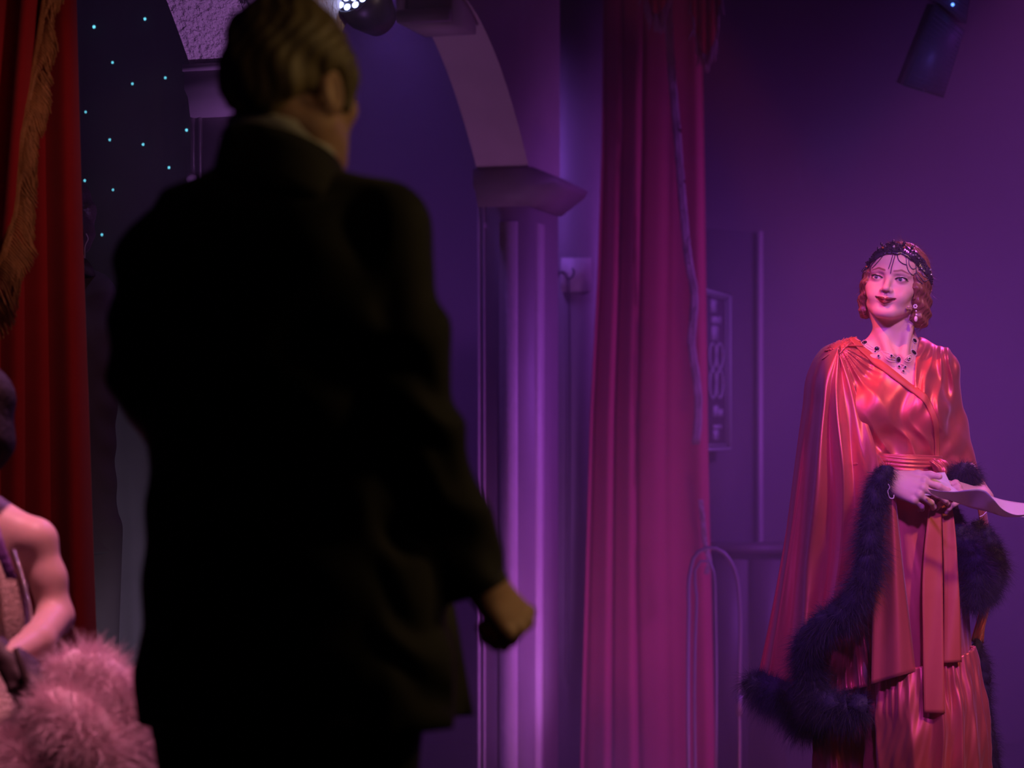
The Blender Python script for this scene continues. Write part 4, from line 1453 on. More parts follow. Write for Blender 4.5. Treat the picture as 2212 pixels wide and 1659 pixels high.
of.cap(W(1850, 960, 0.02), W(2035, 965, 0.04), 0.070, 0.060, k=0.05)


def pxpy(X, Y, Z):
    return CX + FPX * X / Y + 0 * Z, HY - FPX * (Z - CAMH) / Y + 0 * X


def ridge(a, p=1.0):
    """pinched folds: sharp crests, round valleys"""
    return 1 - 2 * (np.sin(a / 2) ** 2 + 0.012) ** (p / 2)


def bodice_folds(X, Y, Z):
    px, py = pxpy(X, Y, Z)
    front = smooth(0.10, -0.02, Y - YW)
    # gathers fanning out from the left shoulder
    dx, dy = px - 1812, py - 748
    r = np.hypot(dx, dy) + 1e-3
    th = np.arctan2(dy, dx)
    th = th + 0.045 * wav(px / 120, py / 120, 3, 5, 0.4, 1.4)
    a1 = smooth(3, 18, r) * smooth(360, 120, r) * smooth(2010, 1960, px) * (0.65 + 0.5 * np.sin(5.1 * th + 1.0))
    d = 0.0070 * a1 * ridge(th * 13 + 0.9 * np.sin(7 * th) + 0.5, 1.2) * (0.5 + 0.5 * smooth(30, 110, r))
    d = d + 0.003 * smooth(6, 20, r) * smooth(140, 40, r) * ridge(th * 33, 1.0)
    # right panel, drawn from the shoulder to the waist
    dx2, dy2 = px - 2030, py - 700
    th2 = np.arctan2(dx2, dy2 + 60) + 0.03 * wav(px / 70, py / 110, 8, 5, 0.4, 1.5)
    a2 = smooth(1972, 1995, px) * smooth(960, 860, py) * smooth(738, 775, py)
    d = d + 0.0055 * a2 * ridge(th2 * 40, 1.3) * smooth(2075, 2045, px)
    # fullness above the belt
    a3 = smooth(880, 970, py) * smooth(2060, 2020, px)
    th3 = (px - 2040 - 0.75 * (py - 1000)) + 6 * wav(px / 90, py / 90, 9, 4, 0.5, 1.5)
    d = d + 0.0055 * a3 * ridge(th3 * 0.13, 0.8)
    d = d + 0.0022 * wav((px + 0.5 * py) / 60, (py - 0.5 * px) / 190, 5, 8, 0.5, 1.9) * (0.4 + 0.6 * front)
    # sleeve wrinkles below the arms
    d = d + 0.004 * smooth(930, 990, py) * ridge((py + 0.35 * px) * 0.22 + 1.5 * wav(px / 50, py / 50, 15, 4, 0.5, 1.5), 0.9) * smooth(1900, 1860, px)
    return -d * 1.0


of.shift(bodice_folds)
NL = np.array([(1820, 700), (1846, 722), (1866, 748), (1885, 765), (1921, 796), (1973, 838)], float)   # neckline left (px, py)


def neck_cut(X, Y, Z):
    px, py = pxpy(X, Y, Z)
    xl = np.interp(py, NL[:, 1], NL[:, 0])
    xr = np.interp(py, [700, 745, 772, 838], [1992, 1980, 1978, 1974.5])
    inside = np.maximum(xl - px, px - xr) / S_W
    d = np.maximum(inside, (py - 840) / S_W)
    d = np.maximum(d, Y - (YW + 0.075))
    # the hollow around the neck itself
    nx, ny = X - NB[0] - 0.006, Y - NB[1]
    tube = np.sqrt(nx * nx + ny * ny) - 0.066 + 0 * Z
    tube = np.maximum(tube, 1.335 - Z)
    return np.minimum(d, tube)


of.cut(neck_cut, 0.003)
of.cut(lambda X, Y, Z: 1.035 - Z + 0.0 * X + 0 * Y, 0.003) if False else None
ov, oq = of.mesh()
ov = relax(ov, oq, 2, 0.45)
robe = link('robe_bodice', raw_mesh('robe_bodice', ov, oq), woman, M_SATIN, True)
BOD = Skin(ov, oq)

# facing band along the wrap
NB1 = [(1846, 726), (1866, 749), (1885, 766), (1921, 797), (1955, 824), (1978, 842), (1995, 860), (2008, 885), (2017, 915), (2022, 950), (2024, 990)]
pts = path([(a, b, 0) for a, b in NB1], 90)
P = np.zeros((90, 6, 3))
for i in range(90):
    tdir = pts[min(i + 1, 89)] - pts[max(i - 1, 0)]
    nx, ny = -tdir[1], tdir[0]
    l = math.hypot(nx, ny)
    for j in range(6):
        off = 1.5 + (13 + 3 * math.sin(i * 0.05)) * j / 5
        P[i, j] = BOD.hit(pts[i, 0] + nx / l * off, pts[i, 1] + ny / l * off, YW, 0.0035)[0]
for _ in range(6):
    P[1:-1] = 0.5 * P[1:-1] + 0.25 * (P[:-2] + P[2:])
sheet('facing_band', P, 0.004, M_SATIN_IN, woman)
# gathered seam on the left shoulder
pts = path([(1868, 716, 0), (1845, 734, 0), (1822, 752, 0), (1804, 772, 0)], 30)
MB().tube([BOD.hit(x, y, YW, 0.001)[0] for x, y, _ in pts], 0.0035, 6).build('shoulder_seam', M_SATIN, woman, True)

# ---- skirt, flounce, belt
def loft(zs_px, c_px, hw, cy, ry, nu, nv, fold, close=True):
    v = np.linspace(0, 1, nv)
    t = np.asarray(zs_px, float)
    tt = t[0] + (t[-1] - t[0]) * v
    cx_, hw_, cy_, ry_ = (interp(t, a, tt) for a in (c_px, hw, cy, ry))
    th = np.linspace(0, 2 * np.pi, nu, endpoint=False)
    T, Tv = np.meshgrid(th, tt, indexing='ij')
    f = fold(T, Tv)
    X = (cx_ - CX)[None] / S_W + (hw_ / S_W)[None] * np.cos(T) * (1 + f)
    Y = YW + cy_[None] + ry_[None] * np.sin(T) * (1 + f)
    Z = CAMH - (Tv - HY) / S_W
    return np.stack([X, Y, Z], -1)


def skirt_fold(T, y):
    g = smooth(1010, 1250, y)
    a = 0.055 * ridge(7 * T + 0.8 * np.sin(2 * T) + 0.002 * (y - 1100), 0.8) * (0.25 + 0.75 * g)
    b = 0.010 * wav(T * 2.2, y / 260, 41, 8, 0.5, 2.0)
    return a * 0.8 + b


P = loft([1000, 1080, 1250, 1450, 1500], [1948, 1956, 1975, 1990, 1994], [97, 108, 112, 112, 115], [0.03, 0.035, 0.03, 0.02, 0.02], [0.108, 0.13, 0.145, 0.15, 0.152], 320, 110, skirt_fold)
sheet('robe_skirt', P, 0.003, M_SATIN, woman, True)


def flounce_fold(T, y):
    g = smooth(1440, 1500, y)
    a = 0.088 * ridge(15 * T + 1.8 * np.sin(2.3 * T) + 0.9 * np.sin(y / 70.0 + 3 * T), 0.75) * (0.3 + 0.7 * g) * (0.7 + 0.4 * np.sin(4.3 * T))
    b = 0.03 * ridge(38 * T + 2 * np.sin(5 * T), 0.9) * smooth(1560, 1450, y)
    return a + b + 0.012 * wav(T * 4 + y / 160, y / 190, 51, 8, 0.5, 2.0)


P = loft([1424, 1480, 1560, 1660, 1786], [1990, 1993, 2000, 2004, 2006], [112, 120, 127, 131, 138], [0.0] * 5, [0.172, 0.188, 0.200, 0.205, 0.215], 420, 70, flounce_fold)
P[..., 2] += ((P[..., 0] - 1.15) * 0.24) * smooth(1640, 1450, HY - (P[..., 2] - CAMH) * S_W)
sheet('robe_flounce', P, 0.003, M_SATIN, woman, True)
# overlapping front edge of the wrap, a long fold of cloth
e0 = path([(1932, 1030, 0), (1936, 1085, 0), (1944, 1160, 0), (1955, 1260, 0), (1966, 1350, 0), (1978, 1450, 0)], 50)
P = np.zeros((14, 50, 3))
for j in range(50):
    x, y, _ = e0[j]
    wl = 38 + 58 * j / 49
    for i in range(14):
        f = i / 13
        P[i, j] = W(x - wl * (1 - f), y + 6 * (1 - f) + 22 * (1 - f) * j / 49, -0.112 - 0.035 * math.sin(f * 2.2) - 0.008 * math.sin(f * 9 + j * 0.05) - 0.01 * f - 0.014 * j / 49)
sheet('wrap_edge', P, 0.003, M_SATIN, woman)


def belt_fold(T, y):
    return 0.02 * ridge((y - 985) * 0.75 + 1.1 * np.sin(T * 2) + 0.6 * np.sin(5 * T), 0.8) + 0.012 * np.sin(7 * T)


P = loft([978, 990, 1004, 1018, 1028], [1946, 1946, 1947, 1949, 1950], [97, 101, 101, 102, 99], [0.028] * 5, [0.118, 0.124, 0.124, 0.125, 0.120], 200, 26, belt_fold)
P[..., 2] -= 0.018 * (P[..., 0] - 1.0) / 0.2 * 0.5
sheet('belt', P, 0.004, M_SATIN, woman, True)
kf = Field(W(2028, 1008, -0.11) - [0.05, 0.05, 0.05], W(2028, 1008, -0.11) + [0.05, 0.05, 0.05], 0.0016)
kf.ell(W(2027, 1007, -0.10), (0.019, 0.022, 0.020), k=0.006)
kf.cap(W(2016, 998, -0.115), W(2036, 1018, -0.115), 0.010, 0.012, k=0.006)
kf.ell(W(2040, 1003, -0.10), (0.012, 0.014, 0.013), k=0.006)
kf.shift(lambda X, Y, Z: 0.0018 * np.sin(420 * (X * 0.75 + Z * 0.5) + 2 * np.sin(120 * Z)))
kv, kq = kf.mesh()
link('belt_knot', raw_mesh('belt_knot', kv, kq), woman, M_SATIN, True)


def tail(pl, pr, dys, name, seed):
    n = 60
    L, R_ = path([(a, b, 0) for a, b in pl], n), path([(a, b, 0) for a, b in pr], n)
    P = np.zeros((9, n, 3))
    for i in range(9):
        f = i / 8
        for j in range(n):
            g = j / (n - 1)
            dy = np.interp(g, np.linspace(0, 1, len(dys)), dys)
            P[i, j] = W(L[j, 0] * (1 - f) + R_[j, 0] * f, L[j, 1] * (1 - f) + R_[j, 1] * f, dy - 0.006 * math.sin(f * 3.1 + g * 5 + seed) * (0.4 + g))
    sheet(name, P, 0.003, M_SATIN_IN, woman)


tail([(2017, 1015), (2006, 1100), (1994, 1225), (1994, 1400), (1996, 1540)], [(2032, 1018), (2033, 1100), (2036, 1225), (2038, 1400), (2041, 1541)], [-0.10, -0.15, -0.175, -0.19, -0.205], 'belt_tail', 0.3)
tail([(2030, 1015), (2034, 1100), (2039, 1260), (2037, 1432)], [(2042, 1018), (2058, 1100), (2071, 1260), (2077, 1430)], [-0.09, -0.125, -0.155, -0.175], 'belt_tail', 2.0)

# ---- the wide sleeve at the left: one sheet fanned from the shoulder, its back layer hanging further out
SL = [  # (u, [(px, py, dy) from shoulder to hem])
    (0.00, [(1826, 734, 0.040), (1778, 752, 0.07), (1745, 806, 0.10), (1734, 880, 0.13), (1719, 990, 0.16), (1702, 1120, 0.19), (1673, 1290, 0.22), (1640, 1450, 0.25)]),
    (0.14, [(1822, 737, 0.020), (1782, 758, 0.045), (1757, 810, 0.06), (1749, 880, 0.09), (1737, 990, 0.13), (1720, 1120, 0.16), (1694, 1290, 0.19), (1668, 1470, 0.22)]),
    (0.30, [(1817, 742, -0.005),(1790, 764, 0.0), (1772, 810, 0.005), (1764, 880, 0.04), (1752, 990, 0.08), (1740, 1120, 0.12), (1722, 1290, 0.15), (1710, 1490, 0.18)]),
    (0.42, [(1812, 750, -0.035), (1786, 810, -0.06), (1779, 880, -0.08), (1771, 966, -0.10), (1761, 1080, -0.09), (1748, 1230, -0.03), (1738, 1365, -0.02)]),
    (0.52, [(1810, 757, -0.043), (1797, 815, -0.06), (1795, 880, -0.065), (1796, 966, -0.07), (1798, 1080, -0.06), (1790, 1230, -0.02), (1766, 1370, 0.02)]),
    (0.62, [(1810, 763, -0.048), (1806, 815, -0.065), (1808, 880, -0.105), (1814, 955, -0.14), (1822, 1060, -0.135), (1818, 1200, -0.08), (1796, 1345, -0.05)]),
    (0.72, [(1812, 768, -0.048), (1818, 815, -0.06), (1826, 880, -0.075), (1834, 950, -0.09), (1846, 1050, -0.115), (1845, 1180, -0.10), (1822, 1320, -0.08)]),
    (0.86, [(1815, 770, -0.048), (1830, 815, -0.065), (1846, 880, -0.085), (1860, 945, -0.115), (1872, 1030, -0.165), (1862, 1150, -0.15), (1842, 1290, -0.12)]),
    (1.00, [(1819, 772, -0.044), (1838, 815, -0.055), (1860, 880, -0.075), (1886, 950, -0.115), (1898, 1012, -0.19), (1880, 1120, -0.18), (1856, 1260, -0.15)]),
]
nu, nv = 170, 120
us = np.array([s[0] for s in SL])
rows = np.array([path(s[1], nv) for s in SL])               # (9, nv, 3) in (px, py, dy)
uu = np.linspace(0, 1, nu)
R3 = catmull(us, rows.reshape(len(us), -1), uu).reshape(nu, nv, 3)
vv = np.linspace(0, 1, nv)
U_, V_ = np.meshgrid(uu, vv, indexing='ij')
fold = 0.016 * ridge(U_ * 2 * np.pi * 6 + 2.2 * np.sin(9 * U_ + 1) + 1.0 * wav(U_ * 2, V_ * 1.0, 61, 5, 0.4, 1.2), 0.85) * smooth(0.02, 0.5, V_) * (0.4 + 0.6 * V_) * (0.6 + 0.5 * wav(U_ * 3, V_, 65, 5, 0.4, 1.2))
fold = fold + 0.005 * wav(U_ * 6, V_ * 2.2, 62, 10, 0.5, 2.0)
R3[..., 2] += -fold * 0.8
P = np.zeros((nu, nv, 3))
yy = YW + R3[..., 2]
P[..., 0] = (R3[..., 0] - CX) / FPX * yy
P[..., 1] = yy
P[..., 2] = CAMH - (R3[..., 1] - HY) / FPX * yy
sheet('robe_sleeve', P, 0.003, M_SATIN, woman)
# inner cloth of that sleeve and the train behind
def drop(cols, n, m_, name, amp, seed, folds=4):
    rows = np.array([path(c, 50) for c in cols])
    R3 = catmull(np.linspace(0, 1, len(cols)), rows.reshape(len(cols), -1), np.linspace(0, 1, n)).reshape(n, 50, 3)
    U_, V_ = np.meshgrid(np.linspace(0, 1, n), np.linspace(0, 1, 50), indexing='ij')
    R3[..., 2] -= amp * ridge(U_ * 2 * np.pi * folds + wav(U_ * 2, V_ * 2, seed, 5, 0.4, 1.3), 0.85) * (0.3 + 0.7 * V_) + 0.3 * amp * wav(U_ * 5, V_ * 5, seed + 1, 8, 0.5, 2)
    yy = YW + R3[..., 2]
    P = np.stack([(R3[..., 0] - CX) / FPX * yy, yy, CAMH - (R3[..., 1] - HY) / FPX * yy], -1)
    P[..., 2] = np.maximum(P[..., 2], 0.01)
    return sheet(name, P, 0.003, m_, woman)


drop([[(1726, 1130, 0.24), (1716, 1300, 0.22), (1710, 1475, 0.22)], [(1790, 1130, 0.20), (1775, 1300, 0.15), (1772, 1500, 0.12)], [(1850, 1130, 0.12), (1830, 1300, 0.08), (1838, 1490, 0.03)], [(1880, 1130, 0.05), (1862, 1300, 0.0), (1885, 1480, -0.02)]], 70, M_SATIN, 'sleeve_lining', 0.014, 71, 5)
drop([[(1765, 1380, 0.12), (1758, 1560, 0.14), (1750, 1790, 0.16)], [(1820, 1380, 0.06), (1812, 1560, 0.06), (1812, 1790, 0.06)], [(1880, 1380, 0.06), (1872, 1560, 0.08), (1872, 1790, 0.09)]], 60, M_SATIN, 'robe_train', 0.016, 75, 3)
# right sleeve: outer fall and the thin end that shows under the feathers
drop([[(2062, 950, 0.05), (2086, 1010, 0.05), (2106, 1070, 0.06), (2118, 1130, 0.08), (2120, 1300, 0.10), (2098, 1385, 0.10)],
      [(2078, 945, 0.09), (2106, 1005, 0.11), (2122, 1065, 0.13), (2134, 1130, 0.14), (2140, 1300, 0.15), (2112, 1392, 0.14)],
      [(2070, 950, 0.12), (2094, 1010, 0.16), (2114, 1070, 0.18), (2128, 1130, 0.19), (2130, 1300, 0.20), (2124, 1390, 0.18)]], 50, M_SATIN, 'robe_sleeve', 0.010, 79, 3)

# ---- marabou trim
def feather(name, pts, rad, n, L, seed, parent=None, m_=None, droop=0.35, core=0.55, w=0.00075):
    rg = np.random.default_rng(seed)
    C_ = path(pts, 90)
    rr = np.interp(np.linspace(0, 1, 90), np.linspace(0, 1, len(rad)), rad)
    C_ = C_ + 0.12 * rr[:, None] * np.stack([np.sin(np.arange(90) * 0.9 + seed), np.cos(np.arange(90) * 0.7), np.sin(np.arange(90) * 1.1 + 2 * seed)], 1)
    V1, Q1 = MB().tube(C_, rr * core, 12), None
    Vc, Qc = np.vstack(V1.V), np.vstack(V1.F4)
    i = rg.integers(0, 89, n)
    f = rg.random(n)[:, None]
    p = C_[i] * (1 - f) + C_[i + 1] * f
    T = C_[i + 1] - C_[i]
    T /= np.linalg.norm(T, axis=1)[:, None] + 1e-9
    d = rg.normal(size=(n, 3))
    d -= T * (d * T).sum(1)[:, None] * 0.7
    d /= np.linalg.norm(d, axis=1)[:, None]
    r = rr[i]
    root = p + d * (r * (core - 0.22))[:, None]
    clump = wav(i / 9.0, np.arctan2(d[:, 2], d[:, 0]), seed + 3, 6, 0.3, 1.2)
    Ln = r * (1 - core + 0.36) * L * (0.75 + 0.5 * rg.random(n) + 0.28 * clump)
    d2 = d + 0.45 * rg.normal(size=(n, 3)) + 0.3 * T * np.sin(i / 5.0)[:, None]
    d2 /= np.linalg.norm(d2, axis=1)[:, None]
    Vs, Qs = ribbons(root, d2, Ln, w, 0.35 * rg.normal(size=n), 3, seed + 1, droop)
    V, Q, _ = join([(Vc, Qc, 0), (Vs, Qs, 0)])
    o = link(name, raw_mesh(name, V, Q), parent or woman, m_ or M_FEATHER, True)
    o['kind'] = 'stuff'
    return o


feather('feather_trim', [W(1914, 1012, -0.20), W(1896, 1050, -0.205), W(1884, 1110, -0.205), W(1880, 1180, -0.20), W(1868, 1250, -0.19), W(1828, 1315, -0.16), W(1782, 1345, -0.12), W(1752, 1385, -0.07)],
        [0.034, 0.042, 0.052, 0.056, 0.056, 0.058, 0.056, 0.052], 26000, 1.0, 101)
feather('feather_trim', [W(1748, 1370, -0.06), W(1744, 1440, -0.02), W(1762, 1500, -0.01), W(1805, 1528, -0.05), W(1862, 1528, -0.09)], [0.052, 0.056, 0.062, 0.066, 0.058], 19000, 1.0, 103)
feather('feather_trim', [W(1628, 1470, 0.25), W(1660, 1490, 0.23), W(1706, 1510, 0.20), W(1745, 1560, 0.15), W(1790, 1545, 0.10)], [0.058, 0.074, 0.074, 0.058, 0.035], 20000, 1.0, 105)
feather('feather_cuff', [W(2058, 1050, -0.06), W(2066, 1026, -0.075), W(2083, 1016, -0.08), W(2098, 1026, -0.07), W(2104, 1048, -0.05)], [0.032, 0.036, 0.036, 0.034, 0.028], 12000, 1.0, 107)
feather('feather_trim', [W(2056, 1108, -0.02), W(2072, 1160, -0.06), W(2100, 1200, -0.08), W(2112, 1250, -0.09), W(2102, 1308, -0.09)], [0.034, 0.050, 0.056, 0.052, 0.036], 17000, 1.0, 109)
feather('feather_trim', [W(2112, 1130, 0.03), W(2138, 1170, 0.02), W(2152, 1215, 0.01), W(2142, 1262, -0.02), W(2118, 1300, -0.05)], [0.030, 0.040, 0.044, 0.042, 0.034], 14000, 1.0, 111)
feather('feather_trim', [W(2106, 1390, 0.12), W(2122, 1440, 0.13), W(2124, 1520, 0.14), W(2136, 1600, 0.15), W(2150, 1690, 0.16)], [0.030, 0.036, 0.034, 0.036, 0.03], 11000, 1.0, 113)

# ---- bracelets
for pts, yref in (([(1919, 1046), (1922, 1052), (1918, 1060), (1919, 1068), (1923, 1076), (1930, 1076), (1931, 1070)], YW - 0.225), ([(2117, 1116), (2122, 1114), (2127, 1110), (2131, 1106)], YW - 0.12)):
    m_ = MB()
    for x, y, _z in path([(a, b, 0) for a, b in pts], 2 + int(0.55 * sum(math.dist(a, b) for a, b in zip(pts[:-1], pts[1:])))):
        m_.ball(at(x, y, yref), 0.0017, 6, 5)
    m_.build('bracelet', M_SILVER, woman, True)
# nails of the right hand
M_NAIL = mat('dark_red_nail', (0.10, 0.008, 0.015), 0.2, coat=0.8)
for (p, d, b) in RT[:4]:
    Rn = axes(d, b)
    MB().ball(p + Rn[:, 2] * 0.0055 + d * 0.003, (0.0085, 0.0052, 0.0022), 10, 7, Rn).build('nail', M_NAIL, woman, True)

# ---- the papers she holds
def paper(name, top, bot, label, nu=60, nv=10, sag=0.0, seed=1):
    T_, B_ = path(top, nu), path(bot, nu)
    P = np.zeros((nu, nv, 3))
    for i in range(nu):
        for j in range(nv):
            f = j / (nv - 1)
            q = T_[i] * (1 - f) + B_[i] * f
            P[i, j] = W(q[0], q[1], q[2] + sag * math.sin(f * math.pi) + 0.002 * math.sin(i * 0.3 + j * 0.4 + seed))
    o = sheet(name, P, 0.0006, M_PAPER)
    tag(o, label, 'paper', 'papers held in the hands above the satin robe')
    return o


paper('paper_sheet', [(1974, 1022, -0.145), (2005, 1022, -0.14), (2041, 1020, -0.135)], [(1996, 1066, -0.185), (2030, 1066, -0.185), (2062, 1064, -0.185)], 'hindmost white paper sheet with a straight upper edge below the belt knot')
paper('paper_sheet', [(1980, 1026, -0.155), (2010, 1028, -0.155), (2043, 1040, -0.155)], [(1998, 1070, -0.205), (2034, 1070, -0.205), (2074, 1064, -0.205)], 'pink lit paper sheet between the thumb and the hindmost sheet')
paper('paper_sheet', [(2004, 1056, -0.25), (2030, 1060, -0.30), (2062, 1062, -0.36), (2090, 1058, -0.39), (2111, 1056, -0.39), (2128, 1060, -0.39), (2146, 1078, -0.385), (2166, 1100, -0.37), (2190, 1111, -0.355), (2240, 1107, -0.35)],
      [(2012, 1066, -0.22), (2030, 1075, -0.255), (2055, 1082, -0.30), (2078, 1090, -0.32), (2100, 1098, -0.32), (2122, 1103, -0.32), (2142, 1108, -0.325), (2168, 1116, -0.335), (2196, 1117, -0.34), (2240, 1110, -0.335)],
      'large wavy paper sheet in front, its shaded underside towards the audience', 90)
paper('paper_sheet', [(2136, 1070, -0.24), (2160, 1078, -0.22), (2190, 1084, -0.21), (2245, 1090, -0.20)], [(2150, 1100, -0.33), (2172, 1112, -0.32), (2198, 1116, -0.31), (2245, 1118, -0.30)],
      'pink lit paper sheet running out of the picture at the right')
# ------------------------------------------------------------------ the man in black, back to the audience
YM = 3.45
M_SUIT = mat('black_wool', (0.011, 0.010, 0.009), 0.75, var=0.2, vscale=30, spec=0.3, sheen=0.15)
M_SHIRT = mat('white_shirt', (0.62, 0.62, 0.56), 0.8, var=0.05)
M_HAIR_G = mat('greying_hair', (0.16, 0.12, 0.06), 0.55, var=0.5, vscale=40, bump=0.8, bscale=90, stretch=(1, 1, 0.3))
SKIN_M = np.array([0.60, 0.36, 0.25])


def Mn(px, py, dy=0.0):
    return np.array(at(px, py, YM + dy))


MR = rotm(z=145) @ rotm(x=4)
MT = Mn(640, 188, 0.02)
S_M = FPX / YM


def HM(x, y, z):
    return MR @ np.array([x, y, z], float) + MT


f = Field(MT - [0.16, 0.17, 0.26], MT + [0.16, 0.17, 0.17], 0.0026)
head_male(f, MR, MT)
f.cap(HM(0, 0.025, -0.06), Mn(628, 350, 0.02), 0.062, 0.066, k=0.025)
f.cap(HM(-0.05, 0.02, -0.07), Mn(680, 350, 0.03), 0.022, 0.022, k=0.025)
mv, mq = f.mesh()
# right hand
RWm = Mn(1046, 1252, 0.02)
Rm = axes((0.60, 0.25, -0.76), (0.70, -0.60, 0.40))
f = Field(RWm - [0.10, 0.12, 0.16], RWm + [0.14, 0.16, 0.08], 0.0022)
hand(f, RWm, Rm, [(66, 74, 44), (68, 76, 46), (70, 76, 46), (70, 76, 46)], (30, 20, 26), 1.08)
f.cap(RWm, Mn(1020, 1200, 0.01), 0.029, 0.032, k=0.02)
rv, rq = f.mesh()
LWm = Mn(425, 1005, 0.27)
f = Field(LWm - [0.10, 0.10, 0.10], LWm + [0.20, 0.20, 0.10], 0.0032)
hand(f, LWm, np.stack([np.array([0.80, 0.60, 0.0]), np.array([0.0, 0.0, 1.0]), np.array([-0.60, 0.80, 0.0])], 1), [(30, 35, 20)] * 4, (20, 5, 10), 0.98)
f.cap(LWm, Mn(400, 985, 0.18), 0.029, 0.034, k=0.02)
lv2, lq2 = f.mesh()
f = Field((-0.62, 3.25, 0.0), (0.02, 3.70, 1.48), 0.012)
f.ecyl([1.46, 1.2, 1.0, 0.86], [Mn(600, 0)[0]] * 4, [3.46] * 4, [0.14, 0.17, 0.17, 0.17], [0.09, 0.11, 0.11, 0.12], k=0.03)
for px, dx in ((475, -0.01), (770, 0.01)):
    x = Mn(px, 0)[0]
    f.cap((x, 3.45, 0.88), (x + dx, 3.45, 0.48), 0.085, 0.058, k=0.03)
    f.cap((x + dx, 3.45, 0.48), (x + dx, 3.47, 0.09), 0.058, 0.040, k=0.02)
tv, tq = f.mesh()
V, Q, C = join([(mv, mq, SKIN_M), (rv, rq, SKIN_M), (lv2, lq2, SKIN_M), (tv, tq, SKIN_M)])
man = link('person', raw_mesh('person', V, Q, C), None, M_SKIN, True)
tag(man, 'person in a black jacket standing with back turned and head turned right', 'person')

f = Field(MT - [0.17, 0.18, 0.14], MT + [0.17, 0.18, 0.20], 0.0034)
f.frame(MR, MT)
f.ell((0, 0.024, 0.044), (0.086, 0.107, 0.092), k=0.01)
f.ell((0, 0.088, -0.012), (0.070, 0.032, 0.050), k=0.03)
for s in (-1, 1):
    f.ell((s * 0.078, -0.012, 0.022), (0.012, 0.040, 0.034), k=0.02)
    f.ell((s * 0.078, -0.030, -0.018), (0.008, 0.014, 0.026), k=0.012)
f.ell((0, -0.125, -0.028), (0.085, 0.085, 0.095), k=0.015, op='s')
for s in (-1, 1):
    f.ell((s * 0.092, 0.012, -0.025), (0.024, 0.022, 0.036), k=0.008, op='s')
f.frame()
f.shift(lambda X, Y, Z: -0.0022 * np.sin(95 * (X - MT[0]) + 60 * (Z - MT[2]) + 2 * np.sin(40 * (Y - MT[1]))) - 0.0012 * np.sin(260 * (X - MT[0]) - 110 * (Z - MT[2]) + 3 * np.sin(55 * (Z - MT[2]))))
v_, q_ = f.mesh()
link('hair', raw_mesh('hair', v_, q_), man, M_HAIR_G, True)

# jacket
zp = lambda py: CAMH - (py - HY) / S_M
f = Field((-0.66, 3.10, 0.66), (0.06, 3.86, 1.64), 0.0058)
pyl = [1556, 1400, 1200, 1050, 900, 700, 560, 450]
f.ecyl([zp(p) for p in pyl], [(c - CX) / S_M for c in (658, 646, 628, 618, 612, 610, 606, 602)], [3.46] * 8,
       [w / S_M for w in (350, 340, 318, 300, 298, 284, 262, 200)], [0.165, 0.158, 0.148, 0.138, 0.138, 0.14, 0.13, 0.10], k=0.03, p=2.3)
f.cap(Mn(585, 425, 0.0), Mn(398, 545, 0.0), 0.060, 0.064, k=0.05)
f.cap(Mn(585, 385, 0.0), Mn(430, 492, 0.0), 0.050, 0.055, k=0.05)
f.cap(Mn(650, 430, 0.0), Mn(828, 490, -0.01), 0.060, 0.066, k=0.05)
f.cap(Mn(338, 580, 0.0), Mn(338, 815, 0.02), 0.068, 0.062, k=0.035)
f.cap(Mn(338, 815, 0.02), Mn(408, 990, 0.19), 0.062, 0.050, k=0.03)
f.chain([Mn(826, 505, -0.01), Mn(868, 720, -0.03), Mn(898, 915, -0.035)], [0.068, 0.062, 0.061], k=0.03)
f.chain([Mn(898, 915, -0.035), Mn(968, 1090, -0.02), Mn(1034, 1250, 0.005)], [0.061, 0.052, 0.047], k=0.025)
f.cut(lambda X, Y, Z: -((X - Mn(1046, 1278)[0]) * -0.42 + (Z - Mn(1046, 1278)[2]) * 0.90) if False else (Z - Mn(1046, 1268)[2]) * 0.86 - (X - Mn(1046, 1268)[0]) * 0.50 + 1000.0 * np.maximum(0, Mn(990, 0)[0] - X) + 0 * Y, 0.004)
# hollow for the neck
f.cap(Mn(625, 250, 0.02), Mn(612, 330, 0.03), 0.080, 0.070, k=0.01, op='s')


def jacket_relief(X, Y, Z):
    px, py = CX + FPX * X / Y + 0 * Z, HY - FPX * (Z - CAMH) / Y + 0 * X
    arm = smooth(780, 850, px)
    d = 0.0055 * arm * np.sin((py - 0.35 * px) * 0.040 + 1.6 * wav(px / 130, py / 170, 91, 5, 0.4, 1.3)) * smooth(560, 680, py) * smooth(860, 820, px - 0.0 * py + 0 * px) if False else 0.0055 * arm * np.sin((py - 0.35 * px) * 0.036 + 1.2 * wav(px / 150, py / 190, 91, 5, 0.4, 1.3)) * smooth(560, 680, py)
    d = d + 0.006 * (1 - arm) * wav(px / 260, py / 200, 92, 7, 0.4, 1.6)
    d = d + 0.003 * smooth(1000, 880, py) * smooth(430, 380, px) * np.sin(py * 0.05 + px * 0.02)
    return -d


f.shift(jacket_relief)
jv, jq = f.mesh()
jv = relax(jv, jq, 2, 0.5)
link('jacket', raw_mesh('jacket', jv, jq), man, M_SUIT, True)
# the front edge of the open jacket, seen swinging out at the right
n = 40
P = np.zeros((10, n, 3))
e1 = path([(975, 1290, 0), (985, 1340, 0), (1002, 1440, 0), (1024, 1545, 0)], n)
for i in range(10):
    g = i / 9
    for j in range(n):
        P[i, j] = Mn(e1[j, 0] - 85 * (1 - g), e1[j, 1] + 8 * (1 - g), 0.10 + 0.06 * g + 0.012 * math.sin(g * 5 + j * 0.12))
sheet('jacket_front', P, 0.006, mat('black_wool_lining', (0.045, 0.04, 0.035), 0.7), man)
# collars
th = np.linspace(0, 2 * np.pi, 64)


